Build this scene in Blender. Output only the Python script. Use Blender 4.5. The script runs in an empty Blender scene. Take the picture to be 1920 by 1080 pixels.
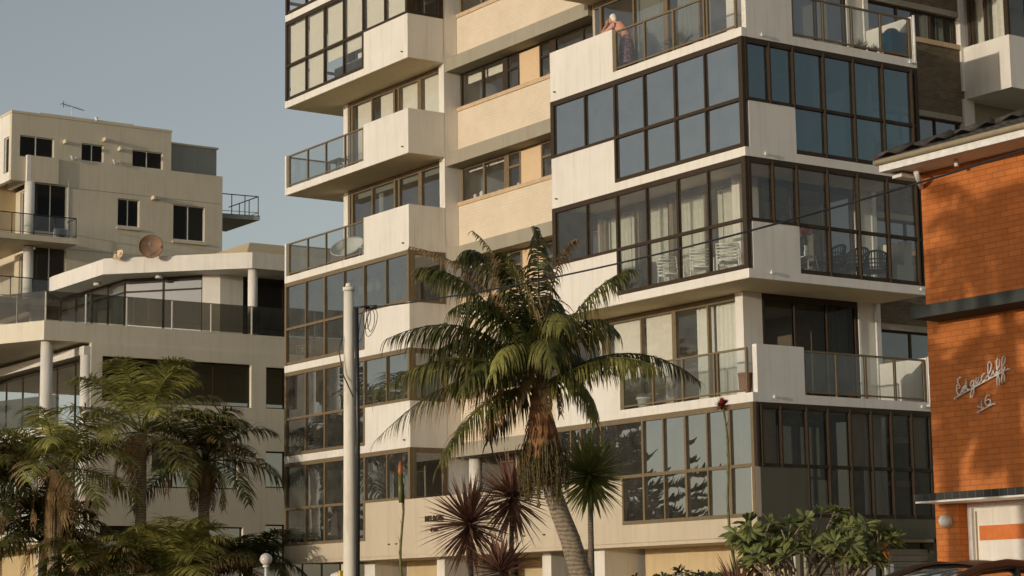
import bpy, math, random
from mathutils import Vector, Matrix
random.seed(7)
sc = bpy.context.scene
COL = sc.collection

# ------------------------------------------------------------------ camera
cam_d = bpy.data.cameras.new('camera')
cam = bpy.data.objects.new('camera', cam_d)
COL.objects.link(cam)
YAW, PIT, ROL = 0.963956, 0.151684, -0.014323
fw = Vector((-math.sin(YAW) * math.cos(PIT), math.cos(YAW) * math.cos(PIT), math.sin(PIT)))
r0 = Vector((math.cos(YAW), math.sin(YAW), 0.0))
u0 = r0.cross(fw)
rt = math.cos(ROL) * r0 + math.sin(ROL) * u0
up = -math.sin(ROL) * r0 + math.cos(ROL) * u0
cam.matrix_world = Matrix(((rt.x, up.x, -fw.x, 35.6395), (rt.y, up.y, -fw.y, -31.3549), (rt.z, up.z, -fw.z, 1.6), (0, 0, 0, 1)))
cam_d.sensor_width = 36.0
cam_d.lens = 3911.14 / 1920 * 36.0
cam_d.clip_start = 0.3
cam_d.clip_end = 3000
sc.camera = cam
# ------------------------------------------------------------------ sky and sun
SUN_AZ = (0.135, -1.0, 0.088)      # direction towards the sun
sv = Vector(SUN_AZ).normalized()
elev = math.asin(sv.z)
world = bpy.data.worlds.new('World')
sc.world = world
world.use_nodes = True
wn = world.node_tree
bg = wn.nodes['Background']
sky = wn.nodes.new('ShaderNodeTexSky')
sky.sky_type = 'NISHITA'
sky.sun_disc = False
sky.sun_elevation = elev
sky.sun_rotation = math.atan2(sv.x, sv.y)
sky.altitude = 10
sky.air_density = 1.0
sky.dust_density = 0.8
sky.ozone_density = 1.6
hs = wn.nodes.new('ShaderNodeHueSaturation')
hs.inputs['Saturation'].default_value = 0.46
wn.links.new(sky.outputs[0], hs.inputs['Color'])
tn = wn.nodes.new('ShaderNodeMixRGB')
tn.blend_type = 'MULTIPLY'
tn.inputs[0].default_value = 1.0
tn.inputs[2].default_value = (1.0, 0.97, 0.95, 1)
wn.links.new(hs.outputs[0], tn.inputs[1])
wn.links.new(tn.outputs[0], bg.inputs['Color'])
bg.inputs['Strength'].default_value = 0.132
sd = bpy.data.lights.new('sun', 'SUN')
sun = bpy.data.objects.new('sun', sd)
COL.objects.link(sun)
sun.rotation_euler = (-sv).to_track_quat('-Z', 'Y').to_euler()
sd.energy = 1.32
sd.angle = math.radians(0.35)
sd.color = (1.0, 0.90, 0.74)
vs = sc.view_settings
vs.view_transform = 'Standard'
vs.look = 'None'
vs.gamma = 1.0
vs.exposure = 0.54
vs.use_curve_mapping = False
cy = sc.cycles
cy.max_bounces = 7
cy.diffuse_bounces = 3
cy.glossy_bounces = 3
cy.transmission_bounces = 2
cy.transparent_max_bounces = 24
cy.caustics_reflective = False
cy.caustics_refractive = False
cy.use_denoising = True

# ------------------------------------------------------------------ helpers
ORG = {}

def tag(o, label=None, cat=None, group=None, kind=None):
    if label: o['label'] = label
    if cat: o['category'] = cat
    if group: o['group'] = group
    if kind: o['kind'] = kind
    return o

def empty(name, loc, label, cat, group=None):
    o = bpy.data.objects.new(name, None)
    o.location = loc
    o.empty_display_size = 0.2
    COL.objects.link(o)
    ORG[o.name] = Vector(loc)
    return tag(o, label, cat, group)

class MB:
    """collects faces (world coordinates) for one mesh"""
    def __init__(s):
        s.v = []; s.f = []; s.m = []; s.sm = []
    def quad(s, a, b, c, d, m=0, sm=False):
        i = len(s.v); s.v += [tuple(a), tuple(b), tuple(c), tuple(d)]
        s.f.append((i, i+1, i+2, i+3)); s.m.append(m); s.sm.append(sm)
    def tri(s, a, b, c, m=0, sm=False):
        i = len(s.v); s.v += [tuple(a), tuple(b), tuple(c)]
        s.f.append((i, i+1, i+2)); s.m.append(m); s.sm.append(sm)
    def box(s, x0, x1, y0, y1, z0, z1, m=0):
        if x0 > x1: x0, x1 = x1, x0
        if y0 > y1: y0, y1 = y1, y0
        if z0 > z1: z0, z1 = z1, z0
        i = len(s.v)
        s.v += [(x0,y0,z0),(x1,y0,z0),(x1,y1,z0),(x0,y1,z0),(x0,y0,z1),(x1,y0,z1),(x1,y1,z1),(x0,y1,z1)]
        for q in ((0,3,2,1),(4,5,6,7),(0,1,5,4),(1,2,6,5),(2,3,7,6),(3,0,4,7)):
            s.f.append(tuple(i+k for k in q)); s.m.append(m); s.sm.append(False)
        return s
    def prism(s, pts, z0, z1, m=0):
        n = len(pts); i = len(s.v)
        s.v += [(p[0], p[1], z0) for p in pts] + [(p[0], p[1], z1) for p in pts]
        s.f.append(tuple(i+k for k in reversed(range(n)))); s.f.append(tuple(i+n+k for k in range(n)))
        s.m += [m, m]; s.sm += [False, False]
        for k in range(n):
            l = (k+1) % n
            s.f.append((i+k, i+l, i+n+l, i+n+k)); s.m.append(m); s.sm.append(False)
        return s
    def tube(s, pts, rad, n=8, m=0, cap=True):
        pts = [Vector(p) for p in pts]
        if not isinstance(rad, (list, tuple)): rad = [rad]*len(pts)
        i = len(s.v); prev = None
        for k, p in enumerate(pts):
            t = (pts[min(k+1, len(pts)-1)] - pts[max(k-1, 0)])
            t = t.normalized() if t.length > 1e-9 else Vector((0,0,1))
            if prev is None:
                a = Vector((1,0,0)) if abs(t.x) < .9 else Vector((0,1,0))
                a = (a - t*a.dot(t)).normalized()
            else:
                a = prev - t*prev.dot(t)
                a = a.normalized() if a.length > 1e-6 else t.orthogonal().normalized()
            prev = a; b = t.cross(a)
            for j in range(n):
                g = 2*math.pi*j/n
                s.v.append(tuple(p + (a*math.cos(g) + b*math.sin(g))*rad[k]))
        for k in range(len(pts)-1):
            for j in range(n):
                l = (j+1) % n
                s.f.append((i+k*n+j, i+k*n+l, i+(k+1)*n+l, i+(k+1)*n+j)); s.m.append(m); s.sm.append(True)
        if cap:
            s.f.append(tuple(i+j for j in reversed(range(n)))); s.m.append(m); s.sm.append(False)
            e = i+(len(pts)-1)*n
            s.f.append(tuple(e+j for j in range(n))); s.m.append(m); s.sm.append(False)
        return s
    def cyl(s, x, y, z0, z1, r, n=20, m=0, r1=None):
        return s.tube([(x,y,z0),(x,y,z1)], [r, r if r1 is None else r1], n, m)
    def lathe(s, c, prof, n=20, m=0, axis=None, sx=1.0):
        """prof: (radius, height) about axis (default z)"""
        c = Vector(c); ax = Vector(axis or (0,0,1)).normalized()
        a = ax.orthogonal().normalized(); b = ax.cross(a); i = len(s.v)
        for r, h in prof:
            for j in range(n):
                g = 2*math.pi*j/n
                s.v.append(tuple(c + ax*h + (a*math.cos(g)*sx + b*math.sin(g))*r))
        for k in range(len(prof)-1):
            for j in range(n):
                l = (j+1) % n
                s.f.append((i+k*n+j, i+k*n+l, i+(k+1)*n+l, i+(k+1)*n+j)); s.m.append(m); s.sm.append(True)
        return s
    def ball(s, c, r, n=16, m=0, sz=1.0):
        return s.lathe(c, [(r*math.sin(math.pi*k/10)+1e-4, -r*sz*math.cos(math.pi*k/10)) for k in range(11)], n, m)
    def build(s, name, mats, parent=None, loc=None, smooth=None):
        o3 = ORG.get(parent.name, Vector((0,0,0))) if parent else Vector(loc or (0,0,0))
        me = bpy.data.meshes.new(name)
        me.from_pydata([(v[0]-o3.x, v[1]-o3.y, v[2]-o3.z) for v in s.v], [], s.f)
        if not isinstance(mats, (list, tuple)): mats = [mats]
        for m in mats: me.materials.append(m)
        me.polygons.foreach_set('material_index', s.m)
        me.polygons.foreach_set('use_smooth', s.sm if smooth is None else [smooth]*len(s.f))
        me.update()
        o = bpy.data.objects.new(name, me)
        COL.objects.link(o)
        if parent:
            o.parent = parent
        else:
            o.location = o3
        ORG[o.name] = o3
        return o

# ------------------------------------------------------------------ materials
def newmat(name):
    m = bpy.data.materials.new(name); m.use_nodes = True
    nt = m.node_tree
    return m, nt, nt.nodes['Principled BSDF'], nt.links

def nd(nt, t, **kw):
    n = nt.nodes.new(t)
    for k, v in kw.items():
        if k in n.inputs: n.inputs[k].default_value = v
        else: setattr(n, k, v)
    return n

def ramp(nt, fac, stops):
    r = nt.nodes.new('ShaderNodeValToRGB')
    el = r.color_ramp.elements
    el[0].position, el[0].color = stops[0][0], (*stops[0][1], 1)
    el[1].position, el[1].color = stops[1][0], (*stops[1][1], 1)
    for p, c in stops[2:]:
        e = el.new(p); e.color = (*c, 1)
    nt.links.new(fac, r.inputs[0])
    return r

def sc3(c, k): return tuple(min(1, x*k) for x in c)

def mat_plaster(name, col, rough=0.85, bump=0.35, scale=55.0, var=0.07, streak=0.06, drip=0.0):
    m, nt, b, L = newmat(name)
    g = nd(nt, 'ShaderNodeNewGeometry')
    n1 = nd(nt, 'ShaderNodeTexNoise', Scale=0.9, Detail=5.0, Roughness=0.6); L.new(g.outputs['Position'], n1.inputs['Vector'])
    mp = nd(nt, 'ShaderNodeMapping'); mp.inputs['Scale'].default_value = (5.0, 5.0, 0.35); L.new(g.outputs['Position'], mp.inputs['Vector'])
    n2 = nd(nt, 'ShaderNodeTexNoise', Scale=1.0, Detail=4.0, Roughness=0.65); L.new(mp.outputs[0], n2.inputs['Vector'])
    r1 = ramp(nt, n1.outputs['Fac'], [(0.25, sc3(col, 1-var)), (0.7, sc3(col, 1+var*0.5))])
    r2 = ramp(nt, n2.outputs['Fac'], [(0.28, (1-streak*1.6, 1-streak*1.9, 1-streak*2.3)), (0.52, (1,1,1))])
    mx = nd(nt, 'ShaderNodeMixRGB', blend_type='MULTIPLY'); mx.inputs[0].default_value = 1.0
    L.new(r1.outputs[0], mx.inputs[1]); L.new(r2.outputs[0], mx.inputs[2]); col_out = mx.outputs[0]
    if drip:      # sparse rusty drip stains running down the face
        m4 = nd(nt, 'ShaderNodeMapping'); m4.inputs['Scale'].default_value = (14.0, 14.0, 0.55); L.new(g.outputs['Position'], m4.inputs['Vector'])
        n4 = nd(nt, 'ShaderNodeTexNoise', Scale=1.0, Detail=5.0, Roughness=0.6); L.new(m4.outputs[0], n4.inputs['Vector'])
        r4 = ramp(nt, n4.outputs['Fac'], [(0.60, (1, 1, 1)), (0.74, (1-drip, 1-drip*1.35, 1-drip*1.8))])
        m5 = nd(nt, 'ShaderNodeMixRGB', blend_type='MULTIPLY'); m5.inputs[0].default_value = 1.0
        L.new(col_out, m5.inputs[1]); L.new(r4.outputs[0], m5.inputs[2]); col_out = m5.outputs[0]
    L.new(col_out, b.inputs['Base Color'])
    n3 = nd(nt, 'ShaderNodeTexNoise', Scale=scale, Detail=3.0, Roughness=0.7); L.new(g.outputs['Position'], n3.inputs['Vector'])
    bp = nd(nt, 'ShaderNodeBump', Strength=bump, Distance=0.012); L.new(n3.outputs['Fac'], bp.inputs['Height'])
    L.new(bp.outputs[0], b.inputs['Normal'])
    b.inputs['Roughness'].default_value = rough
    b.inputs['Specular IOR Level'].default_value = 0.25
    return m

def mat_brick(name, c1, c2, mortar, w=0.24, h=0.086, msize=0.008, bump=0.5, stain=0.25, mort_bump=1.0, rough=0.85):
    m, nt, b, L = newmat(name)
    g = nd(nt, 'ShaderNodeNewGeometry')
    sp = nd(nt, 'ShaderNodeSeparateXYZ'); L.new(g.outputs['Position'], sp.inputs[0])
    ad = nd(nt, 'ShaderNodeMath', operation='ADD'); L.new(sp.outputs[0], ad.inputs[0]); L.new(sp.outputs[1], ad.inputs[1])
    cb = nd(nt, 'ShaderNodeCombineXYZ'); L.new(ad.outputs[0], cb.inputs[0]); L.new(sp.outputs[2], cb.inputs[1])
    bt = nd(nt, 'ShaderNodeTexBrick')
    bt.offset = 0.5; bt.squash = 1.0
    for k, v in (('Scale', 1.0), ('Mortar Size', msize), ('Mortar Smooth', 0.3), ('Bias', 0.0), ('Brick Width', w), ('Row Height', h)):
        bt.inputs[k].default_value = v
    bt.inputs['Color1'].default_value = (*c1, 1); bt.inputs['Color2'].default_value = (*c2, 1); bt.inputs['Mortar'].default_value = (*mortar, 1)
    L.new(cb.outputs[0], bt.inputs['Vector'])
    n1 = nd(nt, 'ShaderNodeTexNoise', Scale=1.3, Detail=6.0, Roughness=0.65); L.new(g.outputs['Position'], n1.inputs['Vector'])
    r1 = ramp(nt, n1.outputs['Fac'], [(0.3, (1-stain,)*3), (0.65, (1.0, 1.0, 1.0))])
    mx = nd(nt, 'ShaderNodeMixRGB', blend_type='MULTIPLY'); mx.inputs[0].default_value = 1.0
    L.new(bt.outputs['Color'], mx.inputs[1]); L.new(r1.outputs[0], mx.inputs[2]); L.new(mx.outputs[0], b.inputs['Base Color'])
    n3 = nd(nt, 'ShaderNodeTexNoise', Scale=90.0, Detail=3.0); L.new(g.outputs['Position'], n3.inputs['Vector'])
    sb = nd(nt, 'ShaderNodeMath', operation='MULTIPLY_ADD'); L.new(bt.outputs['Fac'], sb.inputs[0]); sb.inputs[1].default_value = -mort_bump
    L.new(n3.outputs['Fac'], sb.inputs[2])
    bp = nd(nt, 'ShaderNodeBump', Strength=bump, Distance=0.01); L.new(sb.outputs[0], bp.inputs['Height'])
    L.new(bp.outputs[0], b.inputs['Normal'])
    b.inputs['Roughness'].default_value = rough
    b.inputs['Specular IOR Level'].default_value = 0.2
    return m

def mat_plain(name, col, rough=0.5, metal=0.0, var=0.12, scale=9.0, spec=0.5, bump=0.0):
    m, nt, b, L = newmat(name)
    tc = nd(nt, 'ShaderNodeTexCoord')
    n1 = nd(nt, 'ShaderNodeTexNoise', Scale=scale, Detail=4.0, Roughness=0.6); L.new(tc.outputs['Object'], n1.inputs['Vector'])
    r1 = ramp(nt, n1.outputs['Fac'], [(0.3, sc3(col, 1-var)), (0.7, sc3(col, 1+var))])
    L.new(r1.outputs[0], b.inputs['Base Color'])
    b.inputs['Roughness'].default_value = rough
    b.inputs['Metallic'].default_value = metal
    b.inputs['Specular IOR Level'].default_value = spec
    if bump:
        bp = nd(nt, 'ShaderNodeBump', Strength=bump, Distance=0.01); L.new(n1.outputs['Fac'], bp.inputs['Height']); L.new(bp.outputs[0], b.inputs['Normal'])
    return m

def panes(b, ax, plane, us, z0, z1, rg=random.Random(77), amp=.007):
    """one quad per pane, each set very slightly out of true like real glazing"""
    for a, c in zip(us[:-1], us[1:]):
        j = [plane+rg.uniform(-amp, amp) for _ in range(4)]; j[2] = j[1]+j[3]-j[0]
        if ax == 'y': b.quad((a, j[0], z0), (c, j[1], z0), (c, j[2], z1), (a, j[3], z1))
        else: b.quad((j[0], a, z0), (j[1], c, z0), (j[2], c, z1), (j[3], a, z1))

def mat_glass(name, tint, ior, wav=0.16, rough=0.0, refl=(0.95, 0.97, 1.0), dust=0.09):
    """a tinted pane: Fresnel mix of a mirror reflection and a tinted see-through"""
    m, nt, b, L = newmat(name)
    nt.nodes.remove(b)
    out = nt.nodes['Material Output']
    g = nd(nt, 'ShaderNodeNewGeometry')
    n1 = nd(nt, 'ShaderNodeTexNoise', Scale=1.1, Detail=1.0, Roughness=0.4); L.new(g.outputs['Position'], n1.inputs['Vector'])
    bp = nd(nt, 'ShaderNodeBump', Strength=wav, Distance=0.012); L.new(n1.outputs['Fac'], bp.inputs['Height'])
    fr = nd(nt, 'ShaderNodeFresnel', IOR=ior); 
    tr = nd(nt, 'ShaderNodeBsdfTransparent'); tr.inputs['Color'].default_value = (*tint, 1)
    gl = nd(nt, 'ShaderNodeBsdfGlossy'); gl.inputs['Roughness'].default_value = rough; gl.inputs['Color'].default_value = (*refl, 1)
    L.new(bp.outputs[0], gl.inputs['Normal'])
    mx = nd(nt, 'ShaderNodeMixShader'); L.new(fr.outputs[0], mx.inputs[0]); L.new(tr.outputs[0], mx.inputs[1]); L.new(gl.outputs[0], mx.inputs[2])
    n2 = nd(nt, 'ShaderNodeTexNoise', Scale=2.3, Detail=5.0, Roughness=0.65); L.new(g.outputs['Position'], n2.inputs['Vector'])
    mr = nd(nt, 'ShaderNodeMapRange'); mr.inputs['From Min'].default_value = .35; mr.inputs['From Max'].default_value = .75; mr.inputs['To Min'].default_value = dust*.35; mr.inputs['To Max'].default_value = dust
    L.new(n2.outputs['Fac'], mr.inputs['Value'])
    df = nd(nt, 'ShaderNodeBsdfDiffuse'); df.inputs['Color'].default_value = (.62, .57, .48, 1)
    m2 = nd(nt, 'ShaderNodeMixShader'); L.new(mr.outputs[0], m2.inputs[0]); L.new(mx.outputs[0], m2.inputs[1]); L.new(df.outputs[0], m2.inputs[2])
    L.new(m2.outputs[0], out.inputs['Surface'])
    return m

def mat_leaf(name, c1, c2, tip=None, rough=0.45, trans=0.25, scale=3.0):
    m, nt, b, L = newmat(name)
    out = nt.nodes['Material Output']
    g = nd(nt, 'ShaderNodeNewGeometry'); oi = nd(nt, 'ShaderNodeObjectInfo')
    n1 = nd(nt, 'ShaderNodeTexNoise', Scale=scale, Detail=4.0, Roughness=0.7); L.new(g.outputs['Position'], n1.inputs['Vector'])
    st = [(0.32, c1), (0.62, c2)]
    if tip: st.append((0.78, tip))
    r1 = ramp(nt, n1.outputs['Fac'], st)
    rr = nd(nt, 'ShaderNodeMath', operation='MULTIPLY_ADD'); L.new(oi.outputs['Random'], rr.inputs[0]); rr.inputs[1].default_value = 0.5; rr.inputs[2].default_value = 0.75
    hv = nd(nt, 'ShaderNodeHueSaturation'); L.new(r1.outputs[0], hv.inputs['Color']); L.new(rr.outputs[0], hv.inputs['Value'])
    L.new(hv.outputs[0], b.inputs['Base Color'])
    b.inputs['Roughness'].default_value = rough
    b.inputs['Specular IOR Level'].default_value = 0.35
    tl = nd(nt, 'ShaderNodeBsdfTranslucent'); L.new(hv.outputs[0], tl.inputs['Color'])
    mx = nd(nt, 'ShaderNodeMixShader'); mx.inputs[0].default_value = trans
    L.new(b.outputs[0], mx.inputs[1]); L.new(tl.outputs[0], mx.inputs[2]); L.new(mx.outputs[0], out.inputs['Surface'])
    return m

def mat_ringed(name, c1, c2, freq=9.0):
    m, nt, b, L = newmat(name)
    g = nd(nt, 'ShaderNodeNewGeometry')
    w = nd(nt, 'ShaderNodeTexWave', wave_type='BANDS', bands_direction='Z'); w.inputs['Scale'].default_value = freq*0.45; w.inputs['Distortion'].default_value = 5.0; w.inputs['Detail'].default_value = 3.0
    L.new(g.outputs['Position'], w.inputs['Vector'])
    n1 = nd(nt, 'ShaderNodeTexNoise', Scale=14.0, Detail=5.0); L.new(g.outputs['Position'], n1.inputs['Vector'])
    ad = nd(nt, 'ShaderNodeMixRGB'); ad.inputs[0].default_value = 0.7; L.new(w.outputs['Color'], ad.inputs[1]); L.new(n1.outputs['Fac'], ad.inputs[2])
    r1 = ramp(nt, ad.outputs[0], [(0.25, c1), (0.7, c2)])
    L.new(r1.outputs[0], b.inputs['Base Color']); b.inputs['Roughness'].default_value = 0.9
    bp = nd(nt, 'ShaderNodeBump', Strength=0.8, Distance=0.02); L.new(ad.outputs[0], bp.inputs['Height']); L.new(bp.outputs[0], b.inputs['Normal'])
    return m

M = {}
M['white'] = mat_plaster('white_render', (0.80, 0.75, 0.665), bump=0.6, drip=0.16)
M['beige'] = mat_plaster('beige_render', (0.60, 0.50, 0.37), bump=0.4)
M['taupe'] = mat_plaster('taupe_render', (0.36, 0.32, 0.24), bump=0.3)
M['olive'] = mat_plaster('dark_olive_side', (0.13, 0.12, 0.085), bump=0.5)  # darker tone on the side walls at the foot of the building
M['soffit'] = mat_plaster('bounce_warm_soffit', (0.84, 0.70, 0.46), bump=0.2)  # warm pale colour stands in for ground bounce on the slab undersides
M['cream'] = mat_plaster('cream_render', (0.62, 0.48, 0.28), bump=0.3)
M['cream_brick'] = mat_brick('cream_painted_brick', (0.76, 0.64, 0.48), (0.74, 0.62, 0.46), (0.70, 0.58, 0.43), bump=0.4, stain=0.10)
M['sill_brick'] = mat_brick('orange_cream_sill_brick', (0.66, 0.48, 0.30), (0.60, 0.43, 0.25), (0.50, 0.38, 0.24), w=0.11, h=0.3, stain=0.12)
M['brown_brick'] = mat_brick('brown_brick', (0.22, 0.16, 0.10), (0.15, 0.11, 0.07), (0.20, 0.17, 0.13), stain=0.3)
M['orange_brick'] = mat_brick('orange_brick', (0.60, 0.200, 0.052), (0.52, 0.165, 0.042), (0.40, 0.130, 0.045), stain=0.22, bump=0.5, msize=0.008)
M['render_a'] = mat_plaster('tan_stucco', (0.66, 0.575, 0.43), bump=0.6, scale=40)
M['grey_a'] = mat_plaster('shade_and_trim_grey', (0.30, 0.30, 0.27), bump=0.6, scale=40)  # darker grey puts shade into the set-back wall's colour
M['render_b'] = mat_plaster('pale_render', (0.78, 0.70, 0.55), bump=0.35)
M['frame'] = mat_plain('dark_bronze_frame', (0.052, 0.036, 0.022), rough=0.6, spec=0.15)
M['ochre'] = mat_plain('ochre_bronze_frame', (0.19, 0.14, 0.08), rough=0.6, spec=0.2)
M['white_frame'] = mat_plain('white_frame', (0.72, 0.68, 0.58), rough=0.5)
M['glass_clear'] = mat_glass('clear_glass', (0.92, 0.93, 0.90), 1.62)
M['glass_mid'] = mat_glass('grey_glass', (0.50, 0.53, 0.52), 2.3)
M['glass_mirror'] = mat_glass('reflective_tinted_glass', (0.16, 0.20, 0.22), 4.8, refl=(0.92, 0.96, 0.97))
M['glass_semi'] = mat_glass('half_reflective_glass', (0.40, 0.42, 0.42), 3.2)
M['glass_teal'] = mat_glass('teal_tinted_glass', (0.10, 0.17, 0.20), 2.4, refl=(0.58, 0.78, 0.84))
M['glass_shade'] = mat_glass('shaded_window_glass', (0.62, 0.60, 0.55), 1.3)
M['glass_rail'] = mat_glass('rail_glass', (0.74, 0.77, 0.76), 1.6, wav=0.1)
M['glass_dark'] = mat_glass('dark_rail_glass', (0.16, 0.15, 0.12), 1.45, wav=0.1)
M['glass_black'] = mat_glass('dark_window_glass', (0.30, 0.30, 0.28), 1.22, dust=.02)
M['blind'] = mat_plain('cream_blind', (0.82, 0.77, 0.66), rough=0.9, var=0.04)
M['curtain'] = mat_plain('white_curtain', (0.78, 0.76, 0.68), rough=0.9, var=0.05)
M['brown_curtain'] = mat_plain('brown_curtain', (0.24, 0.17, 0.10), rough=0.9, var=0.1)
M['tan_curtain'] = mat_plain('tan_curtain', (0.50, 0.38, 0.22), rough=0.9, var=0.1)
M['room'] = mat_plain('room_wall', (0.52, 0.43, 0.30), rough=0.9, var=0.05)
M['dark'] = mat_plain('dark_void', (0.03, 0.03, 0.027), rough=0.9)  # near-black colour stands in for unlit depth behind openings
M['pvc'] = mat_plain('white_pipe', (0.75, 0.73, 0.68), rough=0.4)
M['black'] = mat_plain('black_metal', (0.02, 0.02, 0.02), rough=0.4)
M['panel'] = mat_plain('peach_panel', (0.70, 0.50, 0.30), rough=0.6, var=0.03)
M['terracotta'] = mat_plain('terracotta', (0.50, 0.20, 0.08), rough=0.8)
M['blue'] = mat_plain('blue_plastic', (0.03, 0.33, 0.55), rough=0.4)
M['grey_plastic'] = mat_plain('grey_plastic', (0.22, 0.22, 0.22), rough=0.5)
M['white_plastic'] = mat_plain('white_plastic', (0.80, 0.80, 0.76), rough=0.4)
M['wicker'] = mat_plain('dark_wicker', (0.035, 0.028, 0.02), rough=0.7, scale=60, var=0.4)
M['pole'] = mat_plaster('pole_concrete', (0.80, 0.74, 0.62), bump=0.3, streak=0.15)

# ------------------------------------------------------------------ ground
G = 0.75                                            # level of the gardens; the street falls towards the camera
def gz(y):
    if y > -17: return G
    if y < -31: return 0.0
    return G*(y+31)/14.0
M['grass'] = mat_plain('pale_bounce_grass', (0.36, 0.28, 0.15), rough=0.95, scale=3.0, var=0.4, bump=0.6)  # unseen ground, paled and warmed to bounce light onto the undersides
M['asphalt'] = mat_plain('asphalt', (0.06, 0.06, 0.06), rough=0.9, scale=20, var=0.2, bump=0.3)
M['concrete'] = mat_plaster('footpath_concrete', (0.54, 0.46, 0.34), bump=0.3)  # unseen paving, likewise paled for warm bounce
M['paint'] = mat_plain('road_paint', (0.75, 0.75, 0.72), rough=0.7)
def strip(name, x0, x1, ys, dz, mat, raise_=0.0):
    b = MB()
    for a, c in zip(ys[:-1], ys[1:]):
        b.quad((x0, a, gz(a)+dz), (x1, a, gz(a)+dz), (x1, c, gz(c)+dz), (x0, c, gz(c)+dz))
    o = b.build(name, M[mat]); tag(o, kind='structure'); return o
strip('ground', -600, 600, [-800, -60, -31, -28, -24, -20, -17, 0, 60, 900], -0.10, 'grass')
strip('road', -400, 400, [-29.5, -28, -24, -20.5], -0.085, 'asphalt')
def kerbed(name, x0, x1, y0, y1):
    b = MB()
    z = lambda y: gz(y)+0.03
    b.quad((x0,y0,z(y0)),(x1,y0,z(y0)),(x1,y1,z(y1)),(x0,y1,z(y1)))
    b.quad((x0,y0,z(y0)-.2),(x1,y0,z(y0)-.2),(x1,y0,z(y0)),(x0,y0,z(y0)))
    b.quad((x0,y1,z(y1)),(x1,y1,z(y1)),(x1,y1,z(y1)-.2),(x0,y1,z(y1)-.2))
    tag(b.build(name, M['concrete']), kind='structure')
kerbed('pavement', -400, 400, -20.5, -17.2)
kerbed('pavement_across', -400, 400, -33.0, -29.5)
b = MB()
for k in range(-40, 40):
    b.quad((k*8, -25.06, gz(-25.06)-.08), (k*8+3, -25.06, gz(-25.06)-.08), (k*8+3, -24.94, gz(-24.94)-.08), (k*8, -24.94, gz(-24.94)-.08))
tag(b.build('road_marking', M['paint']), kind='structure')
b = MB(); b.box(0.6, 13.0, -17.2, 12, G-.2, G-.07); b.box(13.7, 19.8, -17.2, -8.0, G-.2, G-.06)
tag(b.build('driveway', M['concrete']), kind='structure')

# ------------------------------------------------------------------ main apartment building
ZK = lambda k: 3.09 if k == 0 else 6.13 + 2.85*(k-1)
APT = empty('apartment_building', (-10, 4, G), 'tall white stepped apartment building with glazed corner balconies behind the big palm', 'building')
P = APT
XL0, XL1 = -22.17, -14.70        # first tower
XR0 = -7.63                      # second tower, corner at x = 0
YR = 5.73
SM = 'white'

def frame_front(us, zs, y, rects, th=0.07, proud=0.012):
    """us: (x, width) posts with z range; returns MB of bars lying at plane y (facing -y)"""
    b = MB()
    for x, w, z0, z1 in us: b.box(x-w/2, x+w/2, y-proud-0.004, y+th, z0, z1)
    for x0, x1, z0, z1 in zs: b.box(x0, x1, y-proud, y+th-0.006, z0, z1)
    return b

def bay_front(x0, x1, z0, z1, mull, cut, kside, ztr, zlow, fm, gm, yp=0.0, wc=0.145, mw=0.048, name='glazed_bay', lab=None):
    """glazed balcony bay facing -y. cut = x of the spandrel edge; kside = -1 spandrel at the low-x side, +1 at the high-x side"""
    b = MB()
    lo = lambda x: zlow if ((kside < 0 and x > cut-.01) or (kside > 0 and x < cut+.01)) else ztr
    b.box(x0, x0+wc, yp-.016, yp+.08, lo(x0+.05), z1)
    b.box(x1-wc, x1-.002, yp-.016, yp+.08, lo(x1-.05), z1)
    for i, x in enumerate(mull):
        w = mw*(1.5 if i % 2 else 1.0)
        b.box(x-w/2, x+w/2, yp-.014, yp+.08, lo(x), z1-.06)
    b.box(x0+wc, x1-wc, yp-.010, yp+.07, z1-.13, z1-.002)
    b.box(x0+wc, x1-wc, yp-.010, yp+.07, ztr, ztr+.078)
    a, c = (cut, x1-.16) if kside < 0 else (x0+.16, cut)
    b.box(a, c, yp-.010, yp+.07, zlow, zlow+.09)
    ex = cut+.03 if kside < 0 else cut-.03
    b.box(ex-.03, ex+.03, yp-.012, yp+.075, zlow, ztr)
    o = b.build(name, M[fm], P)
    if lab: o['label'] = lab
    g = MB(); yy = yp+.04
    mm = sorted(mull)
    panes(g, 'y', yy, [x0+.05]+mm+[x1-.05], ztr+.05, z1-.05)
    panes(g, 'y', yy, [a+.02]+[x for x in mm if a+.2 < x < c-.2]+[c], zlow+.04, ztr+.05)
    g.build('pane', M[gm], o)
    return o

def bay_side(X, y0, y1, z1, mull, cut, ztr, zlow, fm, gm, sgn=1, c0=.10, mw=0.042):
    """glazed bay facing +x (sgn 1) or -x; spandrel for y < cut"""
    b = MB(); f0, f1 = (X-.08*sgn, X+.014*sgn)
    b.box(f0, X+.010*sgn, y0+.085, y0+c0+.06, ztr, z1)
    b.box(f0, X+.010*sgn, y1-.12, y1-.002, zlow, z1)
    for i, y in enumerate(mull):
        b.box(f0, X+.045*sgn, y-mw/2, y+mw/2, (zlow if y > cut-.02 else ztr), z1-.06)
    b.box(f0+.006*sgn, X+.006*sgn, y0+c0, y1-.1, z1-.14, z1-.002)
    b.box(f0+.006*sgn, X+.006*sgn, y0+c0, y1-.1, ztr, ztr+.08)
    b.box(f0+.006*sgn, X+.006*sgn, cut, y1-.1, zlow, zlow+.09)
    o = b.build('glazed_bay', M[fm], P)
    g = MB(); xx = X-.04*sgn
    panes(g, 'x', xx, [y0+.05]+mull+[y1-.05], ztr+.05, z1-.05)
    panes(g, 'x', xx, [cut]+[y for y in mull if y > cut+.2]+[y1-.05], zlow+.04, ztr+.05)
    g.build('pane', M[gm], o)
    return o

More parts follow.
